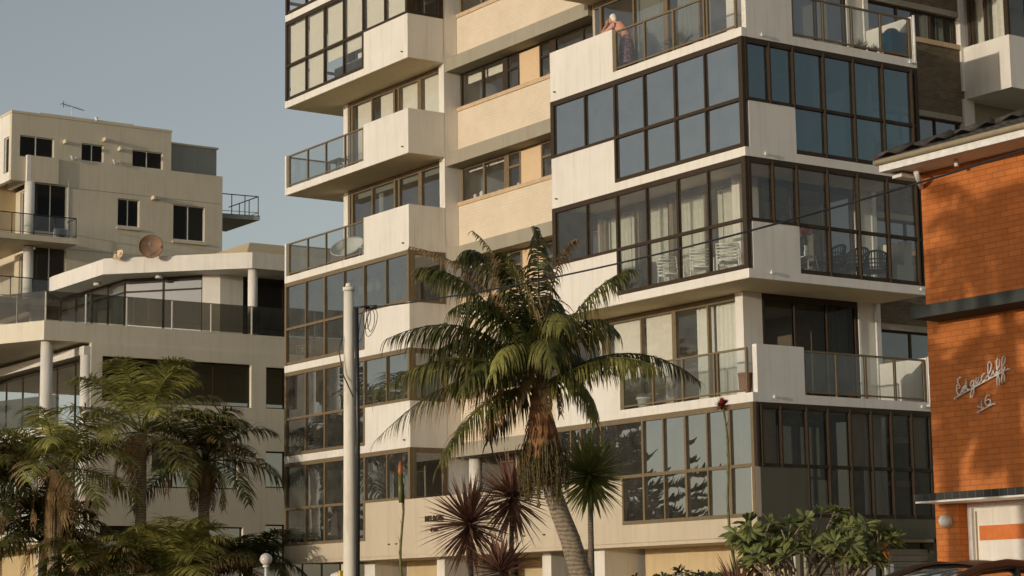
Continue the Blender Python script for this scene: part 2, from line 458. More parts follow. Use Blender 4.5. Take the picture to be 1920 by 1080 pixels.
def curtain(parent, ax, plane, u0, u1, z0, z1, mat='curtain', amp=.035, per=.16, mi=None):
    b = MB(); n = max(4, int(abs(u1-u0)/per*4)); ph = random.random()*6
    pts = []
    for i in range(n+1):
        u = u0+(u1-u0)*i/n
        d = amp*math.sin(2*math.pi*(u-u0)/per+ph+.8*math.sin(u*3.1))
        pts.append((u, plane+d))
    for (a, da), (c, dc) in zip(pts[:-1], pts[1:]):
        if ax == 'y': b.quad((a, da, z0), (c, dc, z0), (c, dc, z1), (a, da, z1), sm=True)
        else: b.quad((da, a, z0), (dc, c, z0), (dc, c, z1), (da, a, z1), sm=True)
    return b.build('curtain', M[mat], parent)

def inner_front(x0, x1, z0, z1, y, mull, fm, gm, blinds=(), curts=(), head=0.0):
    b = MB()
    b.box(x0, x1, y-.02, y+.06, z1-.16-head, z1-.002)
    b.box(x0, x1, y-.02, y+.06, z0, z0+.08)
    for x, w in mull: b.box(x-w/2, x+w/2, y-.03, y+.07, z0, z1-.1)
    o = b.build('sliding_door', M[fm], P)
    g = MB(); g.quad((x0, y+.02, z0), (x1, y+.02, z0), (x1, y+.02, z1-.1), (x0, y+.02, z1-.1)); g.build('pane', M[gm], o)
    for a, c, zz in blinds:
        q = MB(); q.box(a, c, y+.10, y+.115, zz, z1-.12); q.build('blind', M['blind'], o)
    for a, c, mt in curts: curtain(o, 'y', y+.20, a, c, z0+.05, z1-.15, mt)
    return o

def inner_side(X, y0, y1, z0, z1, mull, fm, gm, curts=()):
    b = MB()
    b.box(X-.06, X+.02, y0, y1, z1-.16, z1-.002); b.box(X-.06, X+.02, y0, y1, z0, z0+.08)
    for y, w in mull: b.box(X-.07, X+.03, y-w/2, y+w/2, z0, z1-.1)
    o = b.build('sliding_door', M[fm], P)
    g = MB(); g.quad((X-.02, y0, z0), (X-.02, y1, z0), (X-.02, y1, z1-.1), (X-.02, y0, z1-.1)); g.build('pane', M[gm], o)
    for a, c, mt in curts: curtain(o, 'x', X-.20, a, c, z0+.05, z1-.15, mt)
    return o

def rail_front(x0, x1, zb, posts, y=0.04, fm='ochre', wide=None):
    b = MB()
    b.box(x0, x1, y-.025, y+.025, zb+1.22, zb+1.265); b.box(x0, x1, y-.02, y+.02, zb+.27, zb+.31)
    for x, w in posts: b.box(x-w/2, x+w/2, y-.03, y+.03, zb+.18, zb+1.22)
    o = b.build('railing', M[fm], P)
    g = MB(); g.quad((x0, y+.005, zb+.31), (x1, y+.005, zb+.31), (x1, y+.005, zb+1.22), (x0, y+.005, zb+1.22)); g.build('pane', M['glass_rail'], o)
    return o

def rail_side(X, y0, y1, zb, posts, fm='ochre'):
    b = MB()
    b.box(X-.025, X+.025, y0, y1, zb+1.22, zb+1.265); b.box(X-.02, X+.02, y0, y1, zb+.27, zb+.31)
    for y, w in posts: b.box(X-.03, X+.03, y-w/2, y+w/2, zb+.18, zb+1.22)
    o = b.build('railing', M[fm], P)
    g = MB(); g.quad((X, y0, zb+.31), (X, y1, zb+.31), (X, y1, zb+1.22), (X, y0, zb+1.22)); g.build('pane', M['glass_rail'], o)
    return o

def weep(x, y, z, ax):
    b = MB()
    if ax == 'x':
        b.tube([(x-.02, y, z), (x+.07, y, z)], .022, 8); b.box(x+.045, x+.075, y-.035, y+.035, z-.04, z+.04)
    else: b.tube([(x, y+.02, z), (x, y-.07, z)], .022, 8)
    b.build('drain_spout', M['pvc'] if ax == 'x' else M['ochre'], P)

ENC_L = {0: ('ochre', 'glass_semi'), 1: ('ochre', 'glass_mirror'), 2: ('ochre', 'glass_semi'), 5: ('frame', 'glass_clear'), 6: ('frame', 'glass_clear')}
ENC_R = {0: ('ochre', 'glass_mirror'), 2: ('frame', 'glass_clear'), 3: ('frame', 'glass_mirror'), 5: ('frame', 'glass_mirror')}
for k in range(0, 8):
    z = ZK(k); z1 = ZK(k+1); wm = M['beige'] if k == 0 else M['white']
    last = (k == 7)
    # ---- balcony slabs (edge bands 0.24 high)
    b = MB(); b.box(XL0, XL1, 0, 2.05, z, z+.215); b.box(XL0, -20.86, 2.05, 7, z, z+.215)
    b.build('balcony_slab', wm, P)
    if k < 7:
        b = MB(); b.box(XR0, 0, 0, YR, z, z+.215); b.build('balcony_slab', wm, P)
    b = MB(); b.box(XL0+.02, XL1-.02, .02, 2.03, z-.006, z-.0005); b.build('soffit', M['soffit'], P)
    if k < 7:
        b = MB(); b.box(XR0+.02, -.02, .02, YR-.02, z-.006, z-.0005); b.build('soffit', M['soffit'], P)
    # ---- internal floors
    b = MB(); b.box(-20.84, -14.72, 2.06, 12, z+.01, z+.20); b.box(-14.71, -7.64, 1.9, 12, z+.01, z+.20); b.box(-7.63, -1.72, YR+.01, 12, z+.01, z+.20)
    b.build('floor_slab', M['room'], P)
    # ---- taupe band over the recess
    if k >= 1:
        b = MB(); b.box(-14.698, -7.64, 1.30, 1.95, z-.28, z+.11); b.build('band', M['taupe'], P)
    if last: break
    # ---- spandrels of the first tower
    zt = z+1.33 if k else 4.66
    if k == 0:
        b = MB(); b.box(-17.25, -4.93, 0.0, .15, z+.215, 4.66); b.box(-1.45, -.15, .0, .15, z+.215, 3.52)
        b.box(-4.93, -.002, .002, .15, z+.215, 3.53); b.box(XL0, -17.25, .002, .15, z+.215, 3.56)
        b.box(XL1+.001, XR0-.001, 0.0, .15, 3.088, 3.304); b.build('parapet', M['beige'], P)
        b = MB(); b.box(-14.6, -8.0, .15, 1.9, z+.2, z+.22); b.build('terrace_floor', M['room'], P)
    else:
        b = MB(); b.box(-17.25, XL1, 0.0, .15, z+.215, zt); b.box(XL1-.15, XL1, .15, 1.26, z+.215, zt)
        b.build('spandrel', wm, P)
        b = MB(); b.box(XR0, -4.93, 0.0, .15, z+.215, zt); b.box(XR0, XR0+.15, .15, 1.26, z+.215, zt)
        b.build('spandrel', wm, P)
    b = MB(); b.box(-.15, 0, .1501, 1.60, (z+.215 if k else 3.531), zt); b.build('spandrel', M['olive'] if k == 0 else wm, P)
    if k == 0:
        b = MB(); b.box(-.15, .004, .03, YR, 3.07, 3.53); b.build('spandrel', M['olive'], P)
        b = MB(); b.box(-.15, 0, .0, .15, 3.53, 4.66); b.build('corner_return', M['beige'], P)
    # thin end fins that hold the glazing
    b = MB(); b.box(XL0, XL0+.10, 0, .12, z+.215, z1 if k in ENC_L else z+1.28); b.build('end_fin', wm, P)
    # ---- walls of the recess: column, side wall, painted brick, windows
    b = MB()
    b.box(-14.98, XL1, 1.25, 1.72, z+.215, z1-.001); b.box(-14.98, XL1, 1.72, 4.5, z+.215, z1-.001)
    b.build('side_wall', wm if k else M['white'], P)
    if k >= 1:
        b = MB(); b.box(-14.69, -7.65, 1.72, 1.95, z+.11, z+1.41); b.build('brick_spandrel', M['cream_brick'], P)
        b = MB(); b.box(-14.75+.055, -7.65, 1.68, 1.95, z+1.412, z+1.525); b.build('sill', M['sill_brick'], P)
        zb, zc = z+1.527, z1-.285; y = 1.86
        b = MB()
        for x, w in ((-14.66, .09), (-13.52, .09), (-11.68, .07), (-10.62, .07), (-9.9, .1), (-8.6, .06), (-7.7, .08)):
            b.box(x-w/2, x+w/2, y-.03, y+.05, zb, zc)
        b.box(-12.47, -12.22, y-.035, y+.05, zb, zc); b.box(-10.16, -9.85, y-.033, y+.05, zb, zc)
        b.box(-14.6, -7.7, y-.02, y+.04, zc-.06, zc-.002); b.box(-14.6, -7.7, y-.022, y+.04, zb, zb+.04)
        b.box(-12.22, -11.68, y-.025, y+.04, z1-.74, z1-.67); b.box(-10.62, -10.16, y-.025, y+.04, z1-.74, z1-.67)
        w_ = b.build('window', M['ochre'] if k != 4 else M['frame'], P)
        g = MB()
        for a, c in ((-14.6, -11.7), (-10.6, -7.7)): g.quad((a, y+.01, zb), (c, y+.01, zb), (c, y+.01, zc), (a, y+.01, zc))
        g.build('pane', M['glass_clear'], w_)
        g = MB(); g.box(-11.66, -10.66, y-.015, y+.03, zb+.04, zc-.06); g.build('infill_panel', M['panel'], w_)
        g = MB(); g.box(-14.55, -12.5, y+.16, y+.19, zc-.30 if k == 4 else zc-.12, zc-.02)
        if k == 2: g.box(-9.8, -8.7, y+.16, y+.19, zb+.2, zc-.02)
        g.build('blind', M['blind'], w_)
    # rooms behind the recess
    b = MB(); b.box(-14.7, -1.9, 5.2, 5.3, z+.2, z1); b.box(-12.4, -12.3, 2.0, 5.2, z+.2, z1)
    b.box(-7.64, -7.54, 1.45, 5.2, z+.2, z1); b.box(-20.8, -14.99, 5.2, 5.3, z+.2, z1); b.build('room_wall', M['room'], P)

    # ---- first tower
    ZT = z+1.33 if k else 4.66
    if k in ENC_L:
        fm, gm = ENC_L[k]
        bay_front(XL0+.03, XL1-.002, z, z1, [-20.80, -19.62, -18.43, -17.25, -15.98], -17.25, 1, ZT, (z+.225 if k else 3.56), fm, gm, wc=.11)
        b = MB(); b.box(XL1-.08, XL1+.008, .085, .2, ZT, z1-.002); b.box(XL1-.08, XL1+.008, 1.08, 1.24, ZT, z1-.002)
        b.box(XL1-.075, XL1+.004, .2, 1.08, z1-.14, z1-.003); b.box(XL1-.075, XL1+.004, .2, 1.08, ZT, ZT+.08)
        o = b.build('glazed_bay', M[fm], P); g = MB(); g.quad((XL1-.03, .1, ZT), (XL1-.03, 1.2, ZT), (XL1-.03, 1.2, z1-.1), (XL1-.03, .1, z1-.1)); g.build('pane', M[gm], o)
        bay_side(XL0+.02, 0, 7.0, z1, [1.4, 2.8, 4.2, 5.6], .1, ZT, z+.6, fm, gm, sgn=-1)
    else:
        rail_front(-21.98, -17.25, z, [(-21.92, .06), (-20.72, .045), (-19.57, .045), (-18.4, .045), (-17.29, .05)])
        rail_side(XL0+.06, .15, 7.0, z, [(1.6, .045), (3.2, .045), (4.8, .045)])
    dark_first = {0: 'glass_mid', 1: 'glass_mid', 2: 'glass_clear', 3: 'glass_mid', 4: 'glass_clear', 5: 'glass_clear', 6: 'glass_clear'}[k]
    bl = {4: [(-20.1, -19.1, z+.3), (-18.7, -17.78, z+.3), (-17.4, -16.38, z+.3), (-16.14, -15.0, z+.3)], 3: [(-20.1, -15.0, z1-.32)],
          5: [(-19.9, -15.2, z+.5)], 6: [], 0: [], 1: [], 2: [(-20.1, -18.8, z1-.5)]}[k]
    cu = {3: [(-19.0, -18.8, 'curtain')], 2: [(-17.4, -16.9, 'curtain')], 0: [(-17.2, -16.4, 'curtain'), (-20.0, -19.6, 'curtain')], 1: [(-19.4, -18.6, 'curtain')]}.get(k, [])
    inner_front(-20.54, -14.99, z+.2, z1, 1.40, [(-20.47, .14), (-20.28, .10), (-19.05, .06), (-17.72, .10), (-17.46, .08), (-16.26, .20), (-15.05, .10)],
                'ochre', dark_first, bl, cu)
    b = MB(); b.box(-20.86, -20.54, 1.4, 1.7, z+.2, z1); b.box(-20.86, -20.66, 1.7, 12, z+.2, z1); b.build('pier', M['white'], P)
    if k == 5:   # roller blinds right behind the glass
        for a, c, zz in ((-22.0, -20.84, z+.34), (-20.76, -19.66, z+.34), (-19.58, -18.47, z+.95), (-18.39, -17.3, z+.95), (-17.2, -16.02, ZT+.12), (-15.94, -14.95, ZT+.12)):
            q = MB(); q.box(a, c, .12, .13, zz, z1-.16); q.build('blind', M['blind'], P)
    # ---- second tower
    if k in ENC_R:
        fm, gm = ENC_R[k]
        if k == 0:
            bay_front(XR0, -.002, z, z1, [-7.0, -6.59, -5.74, -4.07, -3.27, -2.45, -1.65, -.85], -4.93, -1, 4.66, 3.53, fm, gm, wc=.10, mw=.05)
            bay_side(0, 0, YR, z1, [.22, .81, 1.61, 2.28, 2.98, 3.66, 4.32, 5.0], 1.60, 4.66, 3.53, 'frame', 'glass_shade')
        else:
            bay_front(XR0, -.002, z, z1, [-6.14, -4.89, -3.70, -2.50, -1.37], -4.93, -1, ZT, z+.225, fm, gm)
            bay_side(0, 0, YR, z1, [.82, 1.57, 2.55, 3.53, 4.51, 5.50], 1.60, ZT, z+.225, fm, 'glass_teal' if k != 2 else 'glass_clear')
        b = MB(); b.box(XR0+.0, XR0+.08, .09, 1.25, ZT if k else 4.66, z1-.002); b.build('return_panel', M['frame'], P)
    else:
        rail_front(-4.86, -.20, z, [(-4.86, .14), (-3.65, .055), (-2.52, .06), (-1.36, .05), (-1.24, .05), (-.22, .045)])
        rail_side(-.04, 1.60, YR-.16, z, [(1.63, .05), (2.63, .05), (3.58, .05), (4.55, .05), (5.53, .06)])
        b = MB(); b.box(-1.68, 0.0, 5.60, YR, z+.216, z+1.31); b.build('end_parapet', M['white'], P)
        b = MB(); b.cyl(.045, 5.63, z+.12, z+1.33, .035, 10); b.box(-.02, .09, 5.56, 5.64, z+.10, z+.16); b.build('downpipe', M['pvc'], P)
    igm = {0: 'glass_mid', 1: 'glass_mid', 2: 'glass_mid', 3: 'glass_mid', 4: 'glass_mid', 5: 'glass_mid', 6: 'glass_mid'}[k]
    if k == 1:
        bl, cu = [(-7.05, -5.86, z+.3), (-5.7, -4.55, z+.3)], [(-3.85, -3.2, 'curtain'), (-3.1, -2.0, 'curtain')]; igm = 'glass_clear'
    elif k == 2:
        bl, cu = [], [(-7.4, -6.2, 'curtain'), (-5.5, -4.9, 'curtain'), (-4.4, -3.2, 'curtain'), (-2.9, -2.0, 'curtain')]; igm = 'glass_clear'
    elif k == 4:
        bl, cu = [], [(-6.0, -4.85, 'curtain'), (-4.2, -3.0, 'curtain')]
    else: bl, cu = [], [(-7.0, -6.0, 'curtain'), (-2.8, -2.1, 'curtain')]
    inner_front(-7.5, -1.96, z+.2, z1, 1.40, [(-7.20, .10), (-5.78, .06), (-4.45, .16), (-3.14, .06), (-2.02, .08)], 'ochre', igm, bl, cu)
    b = MB(); b.box(-1.96, -1.68, 1.25, 1.85, z+.2, z1)
    b.build('pier', M['white'], P); b = MB(); b.box(-1.90, -1.68, 5.071, YR+.07, z+.2, z1); b.box(-1.69, -1.64, 5.0, 5.07, z+.2, z1); b.build('pier', M['white'], P)
    inner_side(-1.70, 1.85, 5.0, z+.2, z1, [(1.9, .06), (2.91, .05), (3.97, .05), (4.95, .08)], 'frame', 'glass_black' if k in (1,) else 'glass_mid',
               [(4.05, 4.85, 'curtain')] if k in (1, 2) else [(2.0, 2.8, 'brown_curtain')])
    b = MB(); b.cyl(-1.62, 5.57, z+.2, z1, .03, 8); b.build('downpipe', M['pvc'], P)
    # brown / white curtains behind the dark side bay of the lowest storey
    if k == 0:
        for a, c in ((.25, .78), (3.0, 3.62), (5.05, 5.6)):
            curtain(P, 'x', -.16, a, c, 4.7, 6.0, 'tan_curtain', amp=.02, per=.09)
    # ---- brick wing beyond the second tower
    b = MB(); b.box(-1.95, -1.68, YR+.08, 9.2, z-.48 if k else z, z+1.33); b.build('brick_spandrel', M['brown_brick'], P)
    b = MB(); b.box(-1.95, -1.63, YR+.08, 9.2, z+1.331, z+1.46); b.build('sill', M['sill_brick'], P)
    b = MB(); b.box(-1.95, -1.66, YR+.08, 9.2, z1-.63, z1-.481); b.build('lintel', M['taupe'], P)
    b = MB()
    for y, w in ((YR+.12, .06), (6.9, .05), (8.14, .05), (9.0, .06)): b.box(-1.84, -1.76, y-w/2, y+w/2, z+1.461, z1-.631)
    b.box(-1.835, -1.765, YR+.1, 9.1, z1-.68, z1-.631); b.box(-1.835, -1.765, YR+.1, 9.1, z+1.461, z+1.50)
    o = b.build('window', M['frame'], P)
    g = MB(); g.quad((-1.8, YR+.1, z+1.46), (-1.8, 9.1, z+1.46), (-1.8, 9.1, z1-.64), (-1.8, YR+.1, z1-.64)); g.build('pane', M['glass_mid'], o)
    curtain(o, 'x', -1.98, 8.2, 8.95, z+1.5, z1-.66, 'brown_curtain')
    # ---- third tower (only its first corner shows)
    b = MB(); b.box(-1.95, -.05, 9.2, 16, z, z+.215); b.build('balcony_slab', M['white'], P)
    b = MB(); b.box(-1.62, -.05, 9.2, 9.35, z+.216, z+1.40); b.box(-.2, -.05, 9.35, 16, z+.216, z+1.40); b.build('spandrel', M['white'], P)
    b = MB(); b.box(-1.95, -1.62, 9.1, 9.5, z+.216, z1-.001); b.build('pier', M['white'], P)
    if k in (4, 5, 6):
        b = MB()
        for x, w in ((-1.42, .10), (-1.28, .05), (-.86, .08), (-.14, .14)): b.box(x-w/2, x+w/2, 9.22, 9.30, z+1.401, z1-.001)
        b.box(-1.47, -.08, 9.225, 9.29, z1-.12, z1-.002)
        b.box(-.13, -.07, 9.9, 9.96, z+1.401, z1-.001); b.box(-.13, -.07, 10.9, 10.96, z+1.401, z1-.001)
        o = b.build('glazed_bay', M['frame'], P)
        g = MB(); g.quad((-1.6, 9.26, z+1.4), (-.1, 9.26, z+1.4), (-.1, 9.26, z1), (-1.6, 9.26, z1)); g.quad((-.1, 9.26, z+1.4), (-.1, 16, z+1.4), (-.1, 16, z1), (-.1, 9.26, z1)); g.build('pane', M['glass_clear'], o)
        curtain(o, 'y', 9.42, -1.3, -.9, z+1.3, z1-.1, 'curtain'); curtain(o, 'y', 9.42, -.8, -.25, z+1.3, z1-.1, 'curtain')
    b = MB(); b.box(-1.95, -1.8, 9.5, 16, z+.2, z1); b.build('side_wall', M['taupe'], P)
    b = MB(); b.box(-22, -1.8, 12.0, 12.2, z, z1); b.build('rear_wall', M['white'], P)
# roof
b = MB(); b.box(-20.86, -1.7, 1.3, 12.2, ZK(7)+.22, ZK(7)+.9); b.build('roof', M['white'], P)
# second-tower top storey core and third tower roof slab
# drain spouts
for k in (2, 3, 4): weep(0, .60 if k > 2 else .66, ZK(k)+.10+(.06 if k == 2 else 0), 'x')
weep(0, .62, ZK(1)+.13, 'x'); weep(0, 5.35, ZK(1)+.10, 'x'); weep(0, 5.5, ZK(2)+.13, 'x'); weep(0, 5.45, ZK(4)+.12, 'x')
for k in (3, 4): weep(-7.4, 0, ZK(k)+.23, 'y')
for k in (1, 3, 4, 5): weep(-14.98, 0, ZK(k)+.22, 'y')
for x in (-15.85, -15.45, -8.2, -9.1): weep(x, 0, 3.42, 'y')
# ---- recess of the lowest storey: round columns, dark glazing
b = MB(); b.cyl(-14.3, 1.95, 3.3, 5.84, .19, 20); b.build('column', M['white'], P)
b = MB(); b.cyl(-10.2, 1.95, 3.3, 5.84, .19, 20); b.build('column', M['white'], P)
inner_front(-14.0, -7.7, 3.3, 5.86, 2.6, [(-13.9, .08), (-12.4, .06), (-10.9, .06), (-9.4, .06)], 'ochre', 'glass_mid', [], [(-13.8, -13.0, 'curtain')])
# ---- undercroft
b = MB(); b.box(XL0+.3, -.3, .02, 12, 3.0, 3.088); b.build('soffit', M['beige'], P)
b = MB(); b.box(-18.0, -14.6, 1.9, 2.05, G-.1, 3.0); b.box(-6.1, -.8, 1.6, 1.75, G-.1, 3.0); b.box(-14.6, -6.1, 3.6, 3.75, G-.1, 3.0); b.build('ground_wall', M['cream'], P)
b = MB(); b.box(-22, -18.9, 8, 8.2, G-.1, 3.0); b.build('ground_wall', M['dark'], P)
for x0, x1, y0 in ((-18.95, -18.35, 1.0), (-14.45, -14.05, .7), (-6.85, -6.35, .5), (-9.6, -9.2, .9)):
    b = MB(); b.box(x0, x1, y0, y0+1.3, G-.1, 3.0); b.build('ground_pier', M['white'], P)
b = MB(); b.box(-12.2, -11.0, 3.5, 3.6, G, 2.75); b.box(-8.9, -7.4, 3.5, 3.6, G, 2.75); b.build('entrance_door', M['black'], P)
# garage side (facing +x)
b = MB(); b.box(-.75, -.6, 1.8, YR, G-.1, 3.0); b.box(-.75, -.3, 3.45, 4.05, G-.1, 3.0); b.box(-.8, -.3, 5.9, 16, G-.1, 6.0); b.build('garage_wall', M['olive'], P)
b = MB(); b.box(-.6, -.28, 3.62, 3.90, G-.1, 2.86); b.build('ground_pier', M['white'], P)
for y0, y1 in ((1.9, 3.45), (4.35, 6.3)):
    b = MB()
    n = 14
    for i in range(n):
        zz = G+(2.85-G)*i/n; b.box(-.58, -.50-.015*(i % 2), y0, y1, zz, zz+(2.85-G)/n-.012)
    b.build('garage_door', M['taupe'], P)
b = MB(); b.box(-.30, -.27, 4.14, 4.30, 2.62, 2.78); b.build('notice', M['terracotta'], P)
b = MB(); b.box(-.30, -.24, 4.2, 4.45, 2.2, 2.48); b.build('meter_box', M['white_plastic'], P)

# ---- lettering on the parapet
def text(body, x, z, y, size, mat, parent, name='lettering', bold=.01):
    cu = bpy.data.curves.new(name, 'FONT'); cu.body = body; cu.size = size; cu.extrude = .012; cu.offset = bold; cu.space_character = 1.12
    oc = bpy.data.objects.new(name, cu); COL.objects.link(oc)
    bpy.context.view_layer.update()
    me = bpy.data.meshes.new_from_object(oc.evaluated_get(bpy.context.evaluated_depsgraph_get()))
    bpy.data.objects.remove(oc); me.materials.clear(); me.materials.append(M[mat])
    o = bpy.data.objects.new(name, me); COL.objects.link(o); o.parent = parent
    o3 = ORG[parent.name]; o.location = (x-o3.x, y-o3.y, z-o3.z); o.rotation_euler = (math.pi/2, 0, 0)
    return o
text('MELROSE', -13.93, 3.99, -.014, .21, 'frame', P)
text('48-50', -13.66, 3.70, -.014, .15, 'frame', P)

# ------------------------------------------------------------------ generic walls with openings
def wall(parent, ax, plane, u0, u1, z0, z1, holes, mat, th=.25, name='wall', sgn=1, bev=0):
    """ax 'x': wall facing +x at x = plane, u = y.  ax 'y': wall facing -y at y = plane, u = x."""
    us = sorted({u0, u1, *[h[0] for h in holes if u0 < h[0] < u1], *[h[1] for h in holes if u0 < h[1] < u1]})
    zs = sorted({z0, z1, *[h[2] for h in holes if z0 < h[2] < z1], *[h[3] for h in holes if z0 < h[3] < z1]})
    b = MB()
    for a, c in zip(us[:-1], us[1:]):
        run = None
        for p, q in zip(zs[:-1], zs[1:]):
            mu, mz = (a+c)/2, (p+q)/2
            solid = not any(h[0] < mu < h[1] and h[2] < mz < h[3] for h in holes)
            if solid: run = (run[0], q) if run else (p, q)
            if (not solid or q == zs[-1]) and run:
                if ax == 'x': b.box(plane-th, plane, a, c, run[0], run[1])
                else: b.box(a, c, plane, plane+th, run[0], run[1])
                run = None
    return b.build(name, mat, parent)

def win(parent, ax, plane, u0, u1, z0, z1, mull=(), fm='white_frame', gm='glass_black', cur=None, depth=.10, fw_=.045, label=None):
    b = MB()
    def bar(a, c, p, q, d=0):
        if ax == 'x': b.box(plane-depth-.05, plane-depth+.012-d, a, c, p, q)
        else: b.box(a, c, plane+depth-.012+d, plane+depth+.05, p, q)
    bar(u0, u0+fw_, z0, z1); bar(u1-fw_, u1, z0, z1)
    bar(u0+fw_, u1-fw_, z0, z0+fw_, .002); bar(u0+fw_, u1-fw_, z1-fw_, z1, .002)
    for u in mull: bar(u-fw_/2, u+fw_/2, z0+fw_, z1-fw_, .001)
    o = b.build('window', M[fm], parent)
    g = MB()
    if ax == 'x':
        X = plane-depth-.02; g.quad((X,u0,z0),(X,u1,z0),(X,u1,z1),(X,u0,z1))
    else:
        Y = plane+depth+.02; g.quad((u0,Y,z0),(u1,Y,z0),(u1,Y,z1),(u0,Y,z1))
    g.build('pane', M[gm], o)
    if cur:
        for a, c, mt in cur: curtain(o, ax, (plane-depth-.25) if ax == 'x' else plane+depth+.25, a, c, z0, z1, mt)
    return o

# ------------------------------------------------------------------ distant stucco building
A = empty('stucco_apartment_block', (-62, 10, G), 'distant tan stucco apartment block with small dark windows and roof antenna', 'building')
XA = -58.0
m = M['render_a']
holes = [(5.07, 6.80, 23.25, 24.31), (8.22, 9.37, 23.40, 24.28), (10.9, 12.54, 23.40, 24.26), (10.16, 11.31, 20.36, 21.73), (13.14, 14.87, 19.95, 21.73),
         (5.83, 7.51, 19.70, 22.07), (5.83, 7.51, 16.5, 18.98), (13.0, 15.86, 23.41, 26)]
wall(A, 'x', XA, 4.65, 13.0, 22.08, 25.35, holes, m)
wall(A, 'x', XA, 5.83, 15.86, 9.0, 22.079, holes, m)
wall(A, 'x', XA, 13.001, 15.86, 22.08, 23.41, [], m)
b = MB(); b.box(XA-.9, XA-.7, 13.0, 15.86, 23.2, 24.95); b.build('wall', M['grey_a'], A)
b = MB(); b.box(XA-6, XA-.65, 12.9, 15.95, 24.951, 25.04); b.build('coping', m, A)
b = MB(); b.box(XA-9, XA+.03, 4.62, 13.03, 25.351, 25.47); b.build('coping', m, A)
b = MB(); b.box(XA-8, XA-1, 6.45, 11.4, 25.47, 25.78); b.build('roof', m, A)
b = MB(); b.box(XA-8.9, XA-.26, 12.75, 13.0, 9, 25.34); b.box(XA-8.9, XA-.91, 15.6, 15.86, 9, 24.95); b.build('rear_wall', m, A)
wall(A, 'y', 4.65, -60.5, XA-.25, 22.08, 25.35, [(-58.95, -58.30, 22.5, 24.25)], M['white'])
win(A, 'y', 4.65, -58.95, -58.30, 22.5, 24.25, (), 'white_frame', 'glass_black')
b = MB(); b.box(-66, -60.5, 4.2, 12.7, 20, 24.9); b.build('wall', M['cream'], A)
# terrace box and its round column
b = MB(); b.box(-60.4, XA+.16, 5.40, 5.6, 22.06, 23.34); b.build('terrace_front', M['white'], A)
b = MB(); b.box(XA-.1, XA+.155, 5.6, 7.0, 22.06, 23.335); b.build('terrace_side', m, A)
b = MB(); b.cyl(XA-.02, 5.62, 19.2, 22.06, .24, 20); b.build('column', M['white'], A)
b = MB(); b.cyl(XA-.02, 5.62, 15.8, 18.9, .24, 20); b.build('column', M['white'], A)
for (u0, u1, z0, z1, mu) in ((5.07, 6.80, 23.25, 24.31, (5.9,)), (8.22, 9.37, 23.40, 24.28, (8.78,)), (10.9, 12.54, 23.40, 24.26, (11.7,)),
                              (10.16, 11.31, 20.36, 21.73, (10.72,)), (13.14, 14.87, 19.95, 21.73, (13.98,)), (5.83, 7.51, 19.70, 22.07, (6.69,)), (5.83, 7.51, 16.5, 18.98, (6.69,))):
    win(A, 'x', XA, u0, u1, z0, z1, mu, cur=[(u0+.2, u0+.8, 'brown_curtain')] if z0 == 19.95 else None)
for z0, z1 in ((19.2, 22.0), (16.0, 18.85)):
    wall(A, 'y', 5.9, -60.5, XA-.3, z0, z1, [(-59.9, -58.35, z0+.1, z1-.1)], m)
    win(A, 'y', 5.9, -59.9, -58.35, z0+.1, z1-.1, (-59.0,), 'white_frame', 'glass_mid', cur=[(-59.0, -58.5, 'brown_curtain')])
b = MB(); b.box(-70, -60.5, 7, 12.7, 9, 22.0); b.build('wall', m, A)
for y0, y1, z in ((10.1, 11.36, 20.28), (13.08, 14.95, 19.86)):
    b = MB(); b.box(XA+.002, XA+.10, y0, y1, z-.09, z); b.build('sill', m, A)
for y, z in ((7.30, 24.2), (9.36, 24.55), (10.16, 24.17), (11.99, 21.9)):
    b = MB(); b.box(XA-.01, XA+.32, y-.05, y+.05, z-.09, z+.09); b.build('roof_drain', m, A)
b = MB(); b.box(XA-.01, XA+.25, 11.95, 12.35, 21.84, 22.0); b.build('drain_head', m, A)
for y, z in ((7.80, 23.45), (10.0, 23.5)):
    b = MB(); b.tube([(XA+.1, y-.15, z+.1), (XA+.12, y-.1, z-.1), (XA+.1, y+.05, z-.05), (XA+.12, y+.1, z+.08), (XA+.1, y+.2, z-.12)], .045, 8); b.build('pipe', M['pvc'], A)
b = MB(); b.box(XA+.001, XA+.03, 7.54, 7.60, 19.6, 22.36); b.build('downpipe', M['pvc'], A)
b = MB(); b.box(XA+.001, XA+.012, 7.62, 15.8, 21.97, 21.99); b.box(XA+.001, XA+.012, 7.62, 15.8, 18.95, 18.97); b.build('render_joint', M['grey_a'], A)
# front balconies
for zs, y1 in ((18.95, 7.48), (15.9, 7.0)):
    b = MB(); b.prism([(-66, -2), (-56.9, 2.2), (-56.5, 3.2), (-56.5, y1), (XA, y1), (XA, 5.9), (-66, 5.9)], zs, zs+.27); b.build('balcony_slab', m, A)
    b = MB()
    for z in (zs+1.25, zs+.38): b.tube([(-62, -.2, z), (-56.95, 2.25, z), (-56.55, 3.2, z), (-56.55, y1-.08, z), (XA+.4, y1-.08, z)], .028 if z > zs+1 else .016, 6)
    for x, y in ((-56.95, 2.25), (-56.55, 3.2), (-56.55, 4.2), (-56.55, 5.27), (-56.55, 6.33), (-56.55, y1-.08), (-57.4, y1-.08)): b.tube([(x, y, zs+.2), (x, y, zs+1.25)], .022, 6)
    o = b.build('railing', M['black'], A)
    g = MB(); g.quad((-56.55, 3.2, zs+.4), (-56.55, y1-.1, zs+.4), (-56.55, y1-.1, zs+1.2), (-56.55, 3.2, zs+1.2)); g.build('pane', M['glass_rail'], o)
